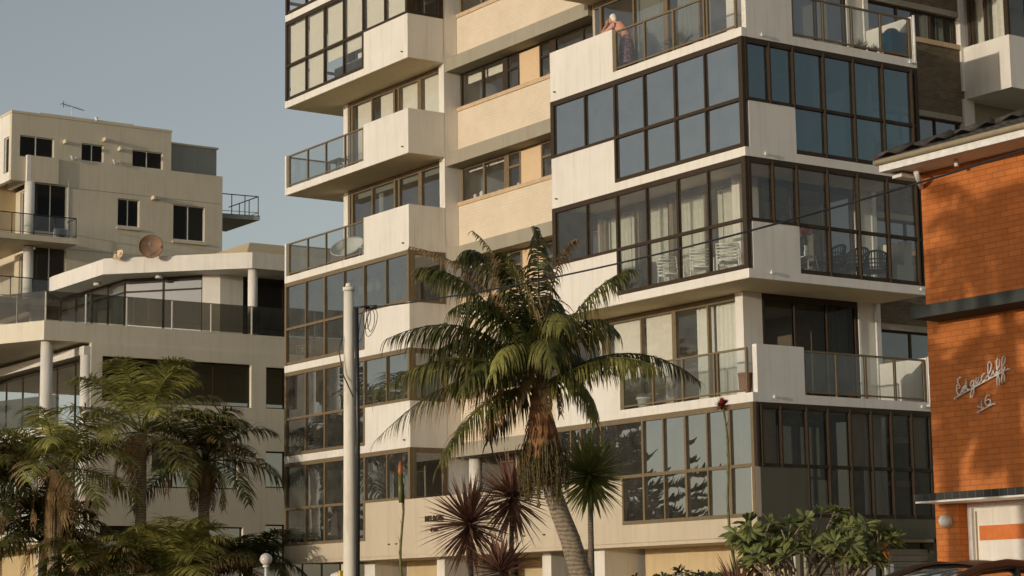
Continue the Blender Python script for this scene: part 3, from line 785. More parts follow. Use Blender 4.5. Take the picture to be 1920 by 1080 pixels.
# rear balcony
for zs in (21.4, 18.35):
    b = MB(); b.prism([(XA-4, 15.86), (XA-.6, 15.86), (XA-.2, 18.1), (XA-4, 18.1)], zs, zs+.24); b.build('balcony_slab', M['grey_a'], A)
    b = MB(); zr = zs+1.22
    b.tube([(XA-.55, 15.9, zr+.03), (XA-.2, 18.0, zr), (XA-3.5, 18.0, zr)], .028, 6); b.tube([(XA-.55, 15.9, zs+.38), (XA-.2, 18.0, zs+.38), (XA-3.5, 18.0, zs+.38)], .016, 6)
    for x, y in ((XA-.42, 16.6), (XA-.32, 17.3), (XA-.2, 18.0), (XA-1.2, 18.0), (XA-2.3, 18.0)): b.tube([(x, y, zs+.2), (x, y, zr)], .024, 6)
    b.build('railing', M['black'], A)
# things standing about on it
ant = empty('roof_antenna', (-59.5, 8.3, 25.8), 'thin television antenna standing on the flat roof of the stucco block', 'antenna')
b = MB(); b.tube([(-59.5, 8.3, 25.77), (-59.5, 8.3, 26.42)], .018, 6); b.build('mast', M['pvc'], ant)
b = MB(); b.tube([(-59.5, 7.75, 26.5), (-59.5, 8.95, 26.3)], .016, 6)
for i in range(9): y = 7.8+i*.135; b.tube([(-59.8+.02*i, y, 26.49-.17*(y-7.8)), (-59.2-.02*i, y, 26.49-.17*(y-7.8))], .008, 5)
b.tube([(-59.5, 7.86, 26.3), (-59.5, 7.86, 26.65)], .014, 5); b.build('boom', M['black'], ant)
cp = empty('vent_cowl', (-59, 9.4, 25.78), 'small white vent cowl on the flat roof behind the parapet', 'vent')
b = MB(); b.cyl(-59, 9.4, 25.7, 25.86, .06, 10); b.build('stub', M['pvc'], cp); b = MB(); b.ball((-59, 9.4, 25.88), .10, 12, sz=.6); b.build('cowl', M['pvc'], cp)
po = empty('potted_shrub', (-58.6, 3.2, 19.22), 'spiky dark shrub in a pot on the stucco block balcony', 'plant')
b = MB(); b.lathe((-58.6, 3.6, 19.2), [(.16, 0), (.24, .42), (.22, .44)], 14); b.build('pot', M['terracotta'], po)
b = MB()
for i in range(60):
    a = random.random()*6.28; e = random.uniform(.1, 1.4); l = random.uniform(.4, .75)
    p = Vector((-58.6, 3.6, 19.65)); d = Vector((math.cos(a)*math.cos(e), math.sin(a)*math.cos(e), math.sin(e))); s_ = d.cross(Vector((0,0,1))).normalized()*.025
    b.tri(p-s_, p+s_, p+d*l)
b.build('foliage', mat_leaf('pot_leaf', (.04,.05,.02), (.08,.09,.04)), po)
bx = empty('air_conditioner', (-56.9, 6.9, 19.22), 'white air conditioner unit behind the stucco block balcony rail', 'air conditioner')
b = MB(); b.box(-57.1, -56.8, 6.5, 7.1, 19.23, 19.7); b.build('body', M['pvc'], bx); b = MB(); b.lathe((-56.79, 6.8, 19.47), [(.18, 0), (.19, .015), (.02, .02)], 16, axis=(1,0,0)); b.build('fan_grille', M['grey_plastic'], bx)

# ------------------------------------------------------------------ modern low building in front of it
Bd = empty('modern_house', (-32, 2, G), 'pale modern house with white angular roof edge, round columns and dark glass rail', 'building')
XB = -28.0; mb = M['render_b']
roof = [(-36.6, -2.0), (-31.85, -1.95), (-28.05, 1.92), (-28.0, 12), (-40, 12), (-40, .5)]
b = MB(); b.prism(roof, 13.33, 13.86); b.build('roof', M['white'], Bd)
b = MB(); b.prism([(-36.55, -1.94), (-31.88, -1.89), (-28.11, 1.94), (-28.06, 12), (-40, 12), (-40, .56)], 13.861, 13.90); b.build('coping', mb, Bd)
b = MB()
for i in range(8):   # low pitched rear roof
    pass
b.quad((-29.5, 2.4, 13.9), (-29.5, 12, 13.9), (-33, 12, 15.2), (-33, 4.4, 15.2)); b.quad((-29.5, 2.4, 13.9), (-33, 4.4, 15.2), (-40, 4.4, 15.2), (-36, 2.4, 13.9)); b.quad((-29.5, 12, 13.9), (-36, 12, 13.9), (-40, 12, 15.2), (-33, 12, 15.2)); b.box(-40, -33, 4.4, 12, 13.9, 15.19)
b.build('parapet', M['cream'], Bd)
slab = [(-28.05, -5.62), (-28.0, 12), (-44, 12), (-44, -13.4), (-36, -9.5)]
b = MB(); b.prism(slab, 10.37, 11.0); b.build('balcony_slab', mb, Bd)
# glass rail of the upper terrace
g = MB(); pr_ = [(-44, -13.3), (-36, -9.43), (-29.78, -6.42), (-28.1, -5.56), (-28.05, -2.0), (-28.05, 1.6), (-28.05, 9)]
for (x0, y0), (x1, y1) in zip(pr_[:-1], pr_[1:]): g.quad((x0, y0, 11.04), (x1, y1, 11.04), (x1, y1, 11.99), (x0, y0, 11.99))
o = g.build('glass_rail', M['glass_dark'], Bd)
b = MB()
for x, y in ((-29.2, -6.1), (-28.1, -5.56), (-28.03, -4.2), (-28.03, -2.75), (-28.03, -1.1), (-28.03, .35), (-28.03, 1.9), (-28.03, 3.4)): b.box(x-.02, x+.02, y-.02, y+.02, 10.98, 11.95)
b.build('rail_post', M['white_frame'], Bd)
# upper glazed wall, set back
def seg_glazing(parent, pts, z0, z1, n, fm, gm, tr=None, th=.05):
    f = MB(); g = MB()
    for (x0, y0), (x1, y1) in zip(pts[:-1], pts[1:]):
        L = math.hypot(x1-x0, y1-y0); k = max(1, round(L/n)); dx, dy = (x1-x0)/L, (y1-y0)/L; nx, ny = dy*th/2, -dx*th/2
        def post(u, w, a, c):
            cx, cyy = x0+dx*u, y0+dy*u
            f.prism([(cx-dx*w/2-nx, cyy-dy*w/2-ny), (cx+dx*w/2-nx, cyy+dy*w/2-ny), (cx+dx*w/2+nx, cyy+dy*w/2+ny), (cx-dx*w/2+nx, cyy-dy*w/2+ny)][::-1], a, c)
        for i in range(k+1): post(L*i/k, .07, z0, z1)
        for a, c in ([(z0, z0+.08), (z1-.12, z1)] + ([(tr-.03, tr+.03)] if tr else [])): post(L/2, L*.998, a, c)
        g.quad((x0, y0, z0), (x1, y1, z0), (x1, y1, z1), (x0, y0, z1))
    o = f.build('glazed_wall', M[fm], parent); g.build('pane', M[gm], o); return o
seg_glazing(Bd, [(-38, -.95), (-32.45, -.85), (-30.25, 1.12)], 11.0, 13.32, 1.5, 'frame', 'glass_mid', tr=12.85)
b = MB(); b.prism([(-30.2, 1.08), (-29.85, 1.6), (-29.85, 2.5), (-30.3, 2.5)][::-1], 11.0, 13.33); b.build('pier', M['white'], Bd)
seg_glazing(Bd, [(-29.9, 2.5), (-29.9, 9)], 11.0, 13.32, 1.7, 'frame', 'glass_black')
b = MB(); b.cyl(-28.35, 2.1, 11.0, 13.34, .17, 20); b.build('column', M['white'], Bd)
b = MB(); b.box(-31.6, -31.45, 1.4, 12, 10.9, 13.3); b.box(-40, -31.6, 1.4, 1.55, 10.9, 13.3); b.build('room_wall', M['room'], Bd)
b = MB(); q = MB()
for a, c in (((-36.6, -.75), (-35.5, -.73)), ((-33.9, -.7), (-32.9, -.68))): q.quad((a[0], a[1], 11.9), (c[0], c[1], 11.9), (c[0], c[1], 13.2), (a[0], a[1], 13.2))
q.quad((-31.7, .05, 11.3), (-30.4, 1.2, 11.3), (-30.4, 1.2, 12.85), (-31.7, .05, 12.85)); q.build('blind', M['blind'], Bd)
for p_ in ((-31.0, -.2, 13.29), (-33.6, -1.4, 13.29)):
    b = MB(); b.cyl(p_[0], p_[1], 13.2, 13.33, .14, 14); b.build('soffit_light', M['white_frame'], Bd)
# side wall with dark windows
hs_ = [(-3.6, 1.88, 8.47, 9.95), (2.45, 5.5, 8.47, 9.90), (-1.8, 1.4, 5.67, 7.17), (2.45, 5.5, 5.75, 7.0), (-3.6, 1.6, 2.2, 4.4), (2.45, 5.5, 2.2, 4.5)]
wall(Bd, 'x', XB, -4.0, 12, G-.1, 10.369, hs_, mb)
for u0, u1, z0, z1 in hs_: win(Bd, 'x', XB, u0, u1, z0, z1, tuple(u0+(u1-u0)*i/4 for i in (1, 2, 3)), 'frame', 'glass_black', depth=.15)
b = MB(); b.prism([(-28.02, -4.25), (-44, -4.25), (-44, -3.9), (-28.02, -3.9)][::-1], 9.97, 10.25); b.build('beam', M['white'], Bd)
seg_glazing(Bd, [(-28.4, -3.7), (-44, -3.7)], 7.7, 9.96, 1.6, 'frame', 'glass_mid')
b = MB(); b.box(-44, -28.5, -2.0, -1.9, 4, 9.9); b.build('room_wall', M['dark'], Bd)
b = MB(); b.prism([(-28.3, -3.75), (-44, -3.75), (-44, -9.6), (-36, -6.9), (-28.6, -4.9)][::-1], 7.22, 7.62); b.build('balcony_slab', M['white'], Bd)
g = MB(); g.quad((-44, -9.5, 7.7), (-36, -6.8, 7.7), (-36, -6.8, 8.7), (-44, -9.5, 8.7)); g.quad((-36, -6.8, 7.7), (-28.7, -4.8, 7.7), (-28.7, -4.8, 8.7), (-36, -6.8, 8.7)); g.build('glass_rail', M['glass_dark'], Bd)
seg_glazing(Bd, [(-28.4, -3.7), (-44, -3.7)], 4.3, 7.2, 1.6, 'frame', 'glass_black')
b = MB(); b.prism([(-28.3, -3.75), (-44, -3.75), (-44, -8.6), (-28.6, -4.7)][::-1], 3.85, 4.2); b.build('balcony_slab', mb, Bd)
b = MB(); b.box(-44, -28.3, -3.6, -3.4, G-.1, 3.85); b.build('ground_wall', M['cream'], Bd)
for x, y, z1, r_ in ((-28.45, -5.35, 10.37, .20), (-28.2, -4.1, 10.0, .18), (-36, -8.9, 10.37, .2)):
    b = MB(); b.cyl(x, y, G-.1, z1, r_, 22); b.build('column', M['white'], Bd)
# satellite dishes on its roof
def dish(loc, r, d, col, label, post):
    t = empty('satellite_dish', (loc[0], loc[1], 13.9), label, 'satellite dish')
    b = MB(); ax = Vector(d).normalized(); prof = [(r*i/8, .28*r*(i/8)**2) for i in range(9)]; prof[0] = (.001, 0)
    b.lathe(loc, prof, 28, axis=ax); b.lathe(Vector(loc)+ax*(.28*r), [(r*.98, -.01), (r*1.02, 0), (r*.98, .01)], 28, axis=ax); b.build('reflector', col, t)
    b = MB(); b.tube([(loc[0]-.1, loc[1]+.05, 13.9), (loc[0]-.08, loc[1]+.04, loc[2])], .035, 8); b.build('mount', M['black'], t)
    b = MB(); c = Vector(loc)+ax*r*.9; b.tube([Vector(loc)-Vector((0,0,r*.8))+ax*.1, c], .012, 6); b.ball(c, .05, 8); b.build('receiver', M['grey_plastic'], t)
rust = mat_plain('rusty_brown_dish', (0.27, 0.155, 0.09), rough=0.8, var=.35, scale=2.5)
dish((-30.3, -.85, 14.15), .42, (.9, -.50, .12), rust, 'large round rusty brown satellite dish on the white angular roof edge', 1)
dish((-31.3, -1.6, 13.94), .22, (.4, -.85, .5), M['panel'], 'smaller cream satellite dish lying low on the white angular roof edge', 1)


# ------------------------------------------------------------------ orange brick building on the right
M['tile'] = mat_plain('dark_roof_tile', (0.060, 0.050, 0.042), rough=0.85, var=.5, scale=6)
M['black_tile'] = mat_brick('black_glazed_tile', (0.035, 0.035, 0.032), (0.05, 0.05, 0.045), (0.12, 0.11, 0.10), w=0.15, h=0.5, msize=0.006, rough=0.35)
M['ledge'] = mat_plaster('dark_painted_ledge', (0.055, 0.06, 0.055), bump=.3)
M['gutter'] = mat_plain('tan_gutter', (0.42, 0.33, 0.20), rough=.5)
BR = empty('brick_building', (18, -4, G), 'orange brick building with white eave, black tiled canopy and script name', 'building')
YB = -8.3
b = MB(); b.box(13.45, 13.92, YB, YB+.3, G-.1, 3.02); b.build('pillar', M['orange_brick'], BR)
b = MB(); b.box(13.45, 26, YB, YB+.3, 3.021, 8.08); b.build('wall', M['orange_brick'], BR)
b = MB(); b.box(13.45, 13.75, YB+.301, 4, G-.1, 8.08); b.box(13.75, 26, 3.7, 4, G-.1, 8.08); b.box(16.9, 26, YB, YB+.3, G-.1, 3.02); b.build('side_wall', M['orange_brick'], BR)
# flat soffit, fascia, gutter and hip roof
ex, ey, ez = 13.30, -9.02, 8.09
b = MB(); b.box(ex+.02, 26.6, ey+.02, 4.6, 8.082, 8.10); b.build('soffit', M['white'], BR)
b = MB(); b.box(ex, 26.6, ey, ey+.02, 8.05, 8.155); b.box(ex, ex+.02, ey+.02, 4.6, 8.05, 8.155); b.build('fascia', M['pvc'], BR)
b = MB(); b.tube([(ex-.05, ey-.04, 8.195), (26.6, ey-.04, 8.195)], .042, 10); b.tube([(ex-.05, ey-.04, 8.195), (ex-.05, 4.6, 8.195)], .042, 10); b.build('gutter', M['gutter'], BR)
b = MB(); b.tube([(13.75, -8.7, 8.0), (13.62, -8.5, 7.9), (13.47, -8.3, 7.86)], .04, 8); b.box(13.3, 13.5, -8.75, -8.3, 7.98, 8.04); b.build('gutter_outlet', M['pvc'], BR)
rise = .36
b = MB(); n = 26; x0, y0 = ex-.06, ey-.05; cx_, cyy, D = 19.9, -2.2, 6.8
for i in range(n):           # overlapping tile courses on the two slopes that show
    a, c = D*i/n, D*(i+1)/n
    za, zc = 8.22+rise*a+.014, 8.22+rise*c
    k = 80; 
    for j in range(k):
        for side in (0, 1):
            u0 = a+(27-x0-a)*j/k if side == 0 else a+(4.6-y0-a)*j/k
            u1 = a+(27-x0-a)*(j+1)/k if side == 0 else a+(4.6-y0-a)*(j+1)/k
            um = (u0+u1)/2; w = .006
            P_ = (lambda u, v, z: (x0+u, y0+v, z)) if side == 0 else (lambda u, v, z: (x0+v, y0+u, z))
            b.quad(P_(u0,a,za), P_(um,a,za+w), P_(um,c+.03,zc+w), P_(u0,c+.03,zc)); b.quad(P_(um,a,za+w), P_(u1,a,za), P_(u1,c+.03,zc), P_(um,c+.03,zc+w))
            b.quad(P_(u0,a,za-.014), P_(u1,a,za-.014), P_(u1,a,za), P_(u0,a,za))
b.build('roof', M['tile'], BR)
b = MB(); hp = [(x0+t, y0+t, 8.26+rise*t) for t in [D*i/16 for i in range(17)]]
for i in range(16):
    p, q = Vector(hp[i]), Vector(hp[i+1]); b.tube([p, q+Vector((0,0,.02))], [.06, .075], 8)
b.tube([hp[-1], (27, hp[-1][1], hp[-1][2])], .1, 8); b.build('ridge_cap', M['tile'], BR)
b = MB(); b.quad((x0+D, y0+D, 8.2+rise*D), (27, y0+D, 8.2+rise*D), (27, 4.6, 8.25), (x0+.5, 4.6, 8.25)); b.build('rear_roof', M['tile'], BR)
# ledge, canopy, garage door
b = MB(); b.box(13.66, 26, -8.86, YB-.001, 5.76, 5.94); b.build('ledge', M['ledge'], BR)
b = MB(); b.box(13.60, 26, -8.90, YB-.001, 3.05, 3.155); b.build('canopy', M['black_tile'], BR)
b = MB(); b.box(13.62, 26, -8.88, YB-.001, 3.022, 3.049); b.build('canopy_soffit', M['pvc'], BR)
b = MB(); b.box(13.921, 14.0, -8.12, -8.0, G-.1, 3.02); b.box(14.0, 16.9, -8.12, -8.0, 2.95, 3.019); b.box(16.82, 16.9, -8.12, -8.0, G-.1, 2.95); b.build('door_frame', M['pvc'], BR)
b = MB(); b.box(14.0, 16.82, -8.06, -8.0, G-.05, 2.95); o = b.build('garage_door', M['white'], BR)
b = MB()
for zz in (2.47, 1.94, 1.41): b.box(14.10, 16.6, -8.075, -8.062, zz, zz+.215)
b.build('door_stripe', mat_plain('orange_door_paint', (0.62, 0.17, 0.035), rough=.6), o)
b = MB(); b.box(14.04, 14.055, -8.09, -8.061, G, 2.9); b.build('door_rail', M['gutter'], o)
STR = [[(14.149, 4.862), (14.117, 4.875), (14.077, 4.845), (14.068, 4.798), (14.098, 4.769), (14.053, 4.761), (14.041, 4.724), (14.094, 4.708), (14.115, 4.727), (14.097, 4.757)], [(14.041, 4.724), (14.043, 4.666), (14.063, 4.622), (14.095, 4.612), (14.143, 4.667), (14.224, 4.736)], [(14.224, 4.736), (14.178, 4.721), (14.14, 4.677), (14.144, 4.649), (14.18, 4.652), (14.221, 4.698), (14.247, 4.862), (14.237, 4.706), (14.252, 4.676), (14.284, 4.678)], [(14.387, 4.806), (14.341, 4.791), (14.315, 4.736), (14.336, 4.708), (14.374, 4.74), (14.393, 4.805), (14.38, 4.645), (14.346, 4.558), (14.31, 4.556), (14.307, 4.614), (14.346, 4.667), (14.419, 4.727)], [(14.419, 4.727), (14.48, 4.797), (14.483, 4.839), (14.445, 4.838), (14.423, 4.783), (14.433, 4.737), (14.464, 4.737), (14.517, 4.774)], [(14.624, 4.879), (14.586, 4.881), (14.546, 4.838), (14.532, 4.782), (14.566, 4.769), (14.618, 4.797)], [(14.618, 4.797), (14.719, 4.906), (14.75, 5.006), (14.715, 5.048), (14.678, 5.014), (14.672, 4.92), (14.677, 4.834), (14.681, 4.801), (14.719, 4.821)], [(14.719, 4.821), (14.783, 4.937), (14.769, 4.853), (14.789, 4.842), (14.821, 4.867)], [(14.821, 4.867), (14.896, 4.972), (14.908, 5.056), (14.878, 5.078), (14.845, 5.043), (14.844, 4.931), (14.845, 4.818), (14.833, 4.706), (14.848, 4.665), (14.877, 4.683), (14.886, 4.757), (14.858, 4.863), (14.91, 4.905)], [(14.91, 4.905), (14.995, 4.99), (15.019, 5.072), (14.991, 5.103), (14.958, 5.069), (14.944, 4.958), (14.945, 4.845), (14.922, 4.745), (14.945, 4.695), (14.981, 4.72), (14.983, 4.804), (14.958, 4.882), (15.004, 4.942)], [(13.989, 4.571), (15.063, 4.908)], [(14.515, 4.363), (14.512, 4.51), (14.436, 4.403), (14.554, 4.388)], [(14.687, 4.549), (14.64, 4.56), (14.6, 4.521), (14.584, 4.456), (14.606, 4.418), (14.649, 4.413), (14.692, 4.437), (14.691, 4.48), (14.649, 4.498), (14.597, 4.469)], [(14.444, 4.331), (14.756, 4.427)]]
nm_ = MB()
for s_ in STR[:11]: nm_.tube([(x, YB-.05, z) for x, z in s_], .0105, 6)
for x, z in (STR[10][0], STR[10][1]): nm_.tube([(x, YB+.01, z-.01), (x, YB-.06, z-.01)], .012, 6)
nm_.build('name_lettering', M['pvc'], BR)
nm_ = MB()
for s_ in STR[11:]: nm_.tube([(x, YB-.05, z) for x, z in s_], .0105, 6)
for x, z in (STR[13][0], STR[13][1]): nm_.tube([(x, YB+.01, z-.01), (x, YB-.06, z-.01)], .012, 6)
nm_.build('number_lettering', M['pvc'], BR)
lm = MB(); lm.lathe((13.70, YB-.005, 2.77), [(.11, 0), (.105, .05), (.08, .06)], 24, axis=(0,-1,0)); o = lm.build('wall_lamp', M['gutter'], BR)
lm = MB(); lm.lathe((13.70, YB-.06, 2.77), [(.085, 0), (.082, .05), (.06, .075), (.001, .082)], 24, axis=(0,-1,0)); lm.build('lamp_glass', M['white_plastic'], o)
lm = MB(); lm.tube([(14.48, -8.6, 8.07), (14.48, -8.6, 7.97)], .035, 10); lm.build('eave_light', M['pvc'], BR)

# ------------------------------------------------------------------ power pole and wires
PL = empty('power_pole', (2.62, -12.1, G), 'tall pale round concrete power pole standing in front of the glazed balconies', 'pole')
b = MB(); b.tube([(2.30, -11.95, G-.3), (2.42, -11.97, 2.2), (2.75, -12.17, 4.8), (3.096, -12.381, 7.33)], [.135, .128, .108, .092], 24); b.build('shaft', M['pole'], PL)
b = MB(); b.tube([(3.096, -12.381, 7.33), (3.10, -12.385, 7.40)], [.112, .108], 24); b.tube([(3.10, -12.385, 7.40), (3.10, -12.385, 7.47)], [.06, .05], 12); b.build('cap', M['pole'], PL)
b = MB(); b.tube([(2.56, -11.90, 1.0), (2.90, -12.08, 4.8), (3.21, -12.29, 7.0)], .04, 8); b.build('dark_strip', M['black'], PL)  # thin black tube along one side of the shaft
b = MB(); b.tube([(3.1, -12.3, 7.02), (3.34, -12.16, 7.03)], .02, 6); b.tube([(3.24, -12.1, 7.03), (3.44, -12.0, 7.02)], .035, 8); b.build('cable_clamp', M['black'], PL)
b = MB(); R_ = Vector((.568, .822, 0)); c0 = Vector((3.18, -12.22, 7.0))
for k in range(4):
    r1, r2 = random.uniform(.05, .11), random.uniform(.14, .36); ph = random.uniform(0, 1)
    cc = c0+R_*random.uniform(.02, .24)+Vector((0, 0, -r2*.9)); pts = []
    for i in range(19):
        a = 2*math.pi*i/18; pts.append(cc+R_*(r1*math.sin(a+ph))+Vector((0, 0, r2*.9*math.cos(a)))+Vector((-.8,.56,0))*.04*math.sin(2*a))
    b.tube(pts, .007, 5)
b.tube([(3.0, -12.45, 6.5), (2.93, -12.5, 6.25), (2.96, -12.42, 5.8), (3.1, -12.3, 5.4)], .012, 5); b.build('cable_loop', M['black'], PL)
def wire(name, p0, p1, sag, label, rad=.014, n=40):
    b = MB(); p0, p1 = Vector(p0), Vector(p1)
    b.tube([p0.lerp(p1, i/n)-Vector((0, 0, sag*4*(i/n)*(1-i/n))) for i in range(n+1)], rad, 6)
    return tag(b.build(name, M['black']), label, 'wire')
wire('service_cable', (3.34, -12.03, 7.02), (22.4, -13.6, 6.72), .30, 'black overhead service cable running from the pole across the brick wall')
# a second cable over the street; its shadow falls across the brick wall
def up_sun(x, z, t): return (x+.103*t, YB-t, z+.088*t)
wire('street_cable', up_sun(15.451+1.2, 6.969+.73, 24), up_sun(13.968-2.4, 6.062-1.3, 24), .05, 'black cable strung over the street beside the tall pole', rad=.03)

sg = empty('street_sign', (3.0, -12.7, G), 'cream sign plate with yellow edge on a short post beside the pole', 'sign')
b = MB(); b.cyl(3.1, -12.63, G-.1, 2.2, .03, 10); b.build('post', M['pvc'], sg)
b = MB(); b.lathe((3.12, -12.66, 2.10), [(.001, 0), (.16, .0), (.16, .012), (.001, .012)], 8, axis=(.55, -.83, 0)); b.build('plate', M['white_frame'], sg)
b = MB(); b.box(3.19, 3.25, -12.66, -12.60, 2.08, 2.28); b.build('marker', mat_plain('yellow_paint', (.8, .5, .05)), sg)

gl = empty('globe_lamp', (-5.59, -9.44, G), 'white globe garden lamp on a slim post in the dark palms', 'lamp')
b = MB(); b.cyl(-5.59, -9.44, G-.1, 2.56, .032, 10); b.cyl(-5.59, -9.44, 2.54, 2.59, .07, 14); b.build('post', M['pvc'], gl)
b = MB(); b.ball((-5.59, -9.44, 2.715), .135, 24); b.build('globe', mat_plain('frosted_globe', (.62, .55, .50), rough=.35), gl)

# ------------------------------------------------------------------ parked car in the driveway (only its roof shows above the frame's edge)
CX, CY, CG = 17.45, -12.35, G-.14
car = empty('parked_car', (CX, CY, CG), 'dark bronze parked car in front of the striped garage door', 'car')
M['car'] = mat_plain('bronze_car_paint', (0.085, 0.062, 0.045), rough=.3, metal=.5, var=.03)
def loft(secs, name, mat, parent, close=True):
    b = MB(); n = len(secs[0]); i = 0
    for s_ in secs: b.v += [tuple(p) for p in s_]
    for k in range(len(secs)-1):
        for j in range(n-1 if not close else n):
            l = (j+1) % n; b.f.append((k*n+j, k*n+l, (k+1)*n+l, (k+1)*n+j)); b.m.append(0); b.sm.append(True)
    if close:
        b.f.append(tuple(range(n))[::-1]); b.f.append(tuple((len(secs)-1)*n+j for j in range(n))); b.m += [0,0]; b.sm += [False, False]
    return b.build(name, mat, parent)
def csec(y, hw, zb, zt, p=3.2, n=28):
    out = []
    for j in range(n):
        a = 2*math.pi*j/n; c, s_ = math.cos(a), math.sin(a)
        out.append((CX+hw*math.copysign(abs(c)**(2/p), c), CY+y, CG+(zb+zt)/2+(zt-zb)/2*math.copysign(abs(s_)**(2/p), s_)))
    return out
loft([csec(y, hw, zb, zt) for y, hw, zb, zt in ((-2.25,.62,.38,.62),(-2.18,.78,.28,.72),(-1.9,.88,.22,.80),(-1.2,.91,.2,.93),(-.6,.92,.2,.97),(.5,.92,.2,.99),(1.4,.91,.2,1.0),(1.95,.86,.24,1.0),(2.15,.78,.3,.95),(2.22,.6,.4,.8))], 'body', M['car'], car)
gh = [(-1.05,.70,.90,.96),(-.75,.70,.9,1.12),(-.35,.66,.9,1.32),(0.05,.62,.9,1.43),(.5,.61,.9,1.475),(.95,.60,.9,1.45),(1.4,.60,.9,1.34),(1.8,.58,.9,1.13),(2.05,.55,.9,.99)]
loft([csec(y, hw-.02, zb, zt-.02, p=3.4) for y, hw, zb, zt in gh], 'window_glass', mat_glass('car_glass', (.10,.11,.10), 1.6, wav=.05), car)
def arc(side, off=0, rad=.045):   # roof rail / window frame following the glasshouse
    return [Vector((CX+side*(hw*.93), CY+y, CG+zt-.05+off)) for y, hw, zb, zt in gh]
secs = []
for y, hw, zb, zt in gh[3:7]:
    secs.append([(CX+hw*1.0*math.sin(t), CY+y, CG+zt-.10*(1-math.cos(t))/(1-math.cos(1.4))+.008) for t in [(-1.25+2.5*j/14) for j in range(15)]])
b = MB(); n = 15
for s_ in secs: b.v += s_
for k in range(3):
    for j in range(14): b.f.append((k*n+j, k*n+j+1, (k+1)*n+j+1, (k+1)*n+j)); b.m.append(0); b.sm.append(True)
b.build('roof', M['car'], car)
for s_ in (-1, 1):
    b = MB(); b.tube(arc(s_), [.05, .05, .05, .055, .06, .06, .06, .06, .05], 10); b.build('roof_pillar', M['car'], car)
    b = MB(); b.tube([(CX+s_*.66, CY+.62, CG+.95), (CX+s_*.585, CY+.66, CG+1.40)], .03, 8); b.build('door_pillar', M['black'], car)
    b = MB(); b.lathe((CX+s_*.99, CY-.62, CG+1.02), [(.001, -.09), (.07, -.06), (.085, 0), (.07, .06), (.001, .09)], 12, axis=(1, 0, 0)); b.build('wing_mirror', M['car'], car)
    b = MB(); b.lathe((CX+s_*.68, CY-2.12, CG+.66), [(.001, .08), (.1, .06), (.13, 0)], 16, axis=(0, -1, 0)); b.build('headlight', M['white_plastic'], car)
    for yy in (-1.35, 1.35):
        b = MB(); b.lathe((CX+s_*.80, CY+yy, CG+.31), [(.2, -.1), (.31, -.09), (.325, -.05), (.325, .05), (.31, .09), (.2, .1)], 24, axis=(1, 0, 0)); w_ = b.build('wheel', M['black'], car)
        b = MB(); b.lathe((CX+s_*.80, CY+yy, CG+.31), [(.001, s_*.06), (.08, s_*.08), (.2, s_*.09)], 24, axis=(1, 0, 0)); b.build('rim', M['grey_plastic'], w_)

# ------------------------------------------------------------------ palms
M['frond'] = mat_leaf('palm_green', (0.040, 0.048, 0.012), (0.24, 0.225, 0.055), tip=(0.36, 0.29, 0.09), scale=2.2, trans=.33)
M['frond_y'] = mat_leaf('palm_yellow_green', (0.07, 0.08, 0.018), (0.40, 0.37, 0.10), tip=(0.34, 0.26, 0.09), scale=2.2, trans=.33)
M['frond_d'] = mat_leaf('palm_dark_green', (0.022, 0.030, 0.009), (0.14, 0.14, 0.038), tip=(0.28, 0.21, 0.07), scale=2.0, trans=.3)
M['frond_dead'] = mat_leaf('dead_frond', (0.20, 0.12, 0.05), (0.38, 0.25, 0.11), rough=.8, scale=4)
M['trunk'] = mat_ringed('palm_trunk', (0.14, 0.105, 0.07), (0.34, 0.27, 0.185))
M['fibre'] = mat_ringed('palm_fibre', (0.14, 0.065, 0.025), (0.36, 0.17, 0.07), freq=3)
M['stalk'] = mat_leaf('seed_stalk', (0.055, 0.045, 0.015), (0.19, 0.145, 0.055), rough=.7, scale=12)
R3 = Vector((0.5684, 0.8226, 0)).normalized(); U3 = Vector((0, 0, 1)); F3 = Vector((-0.8226, 0.5684, 0)).normalized()

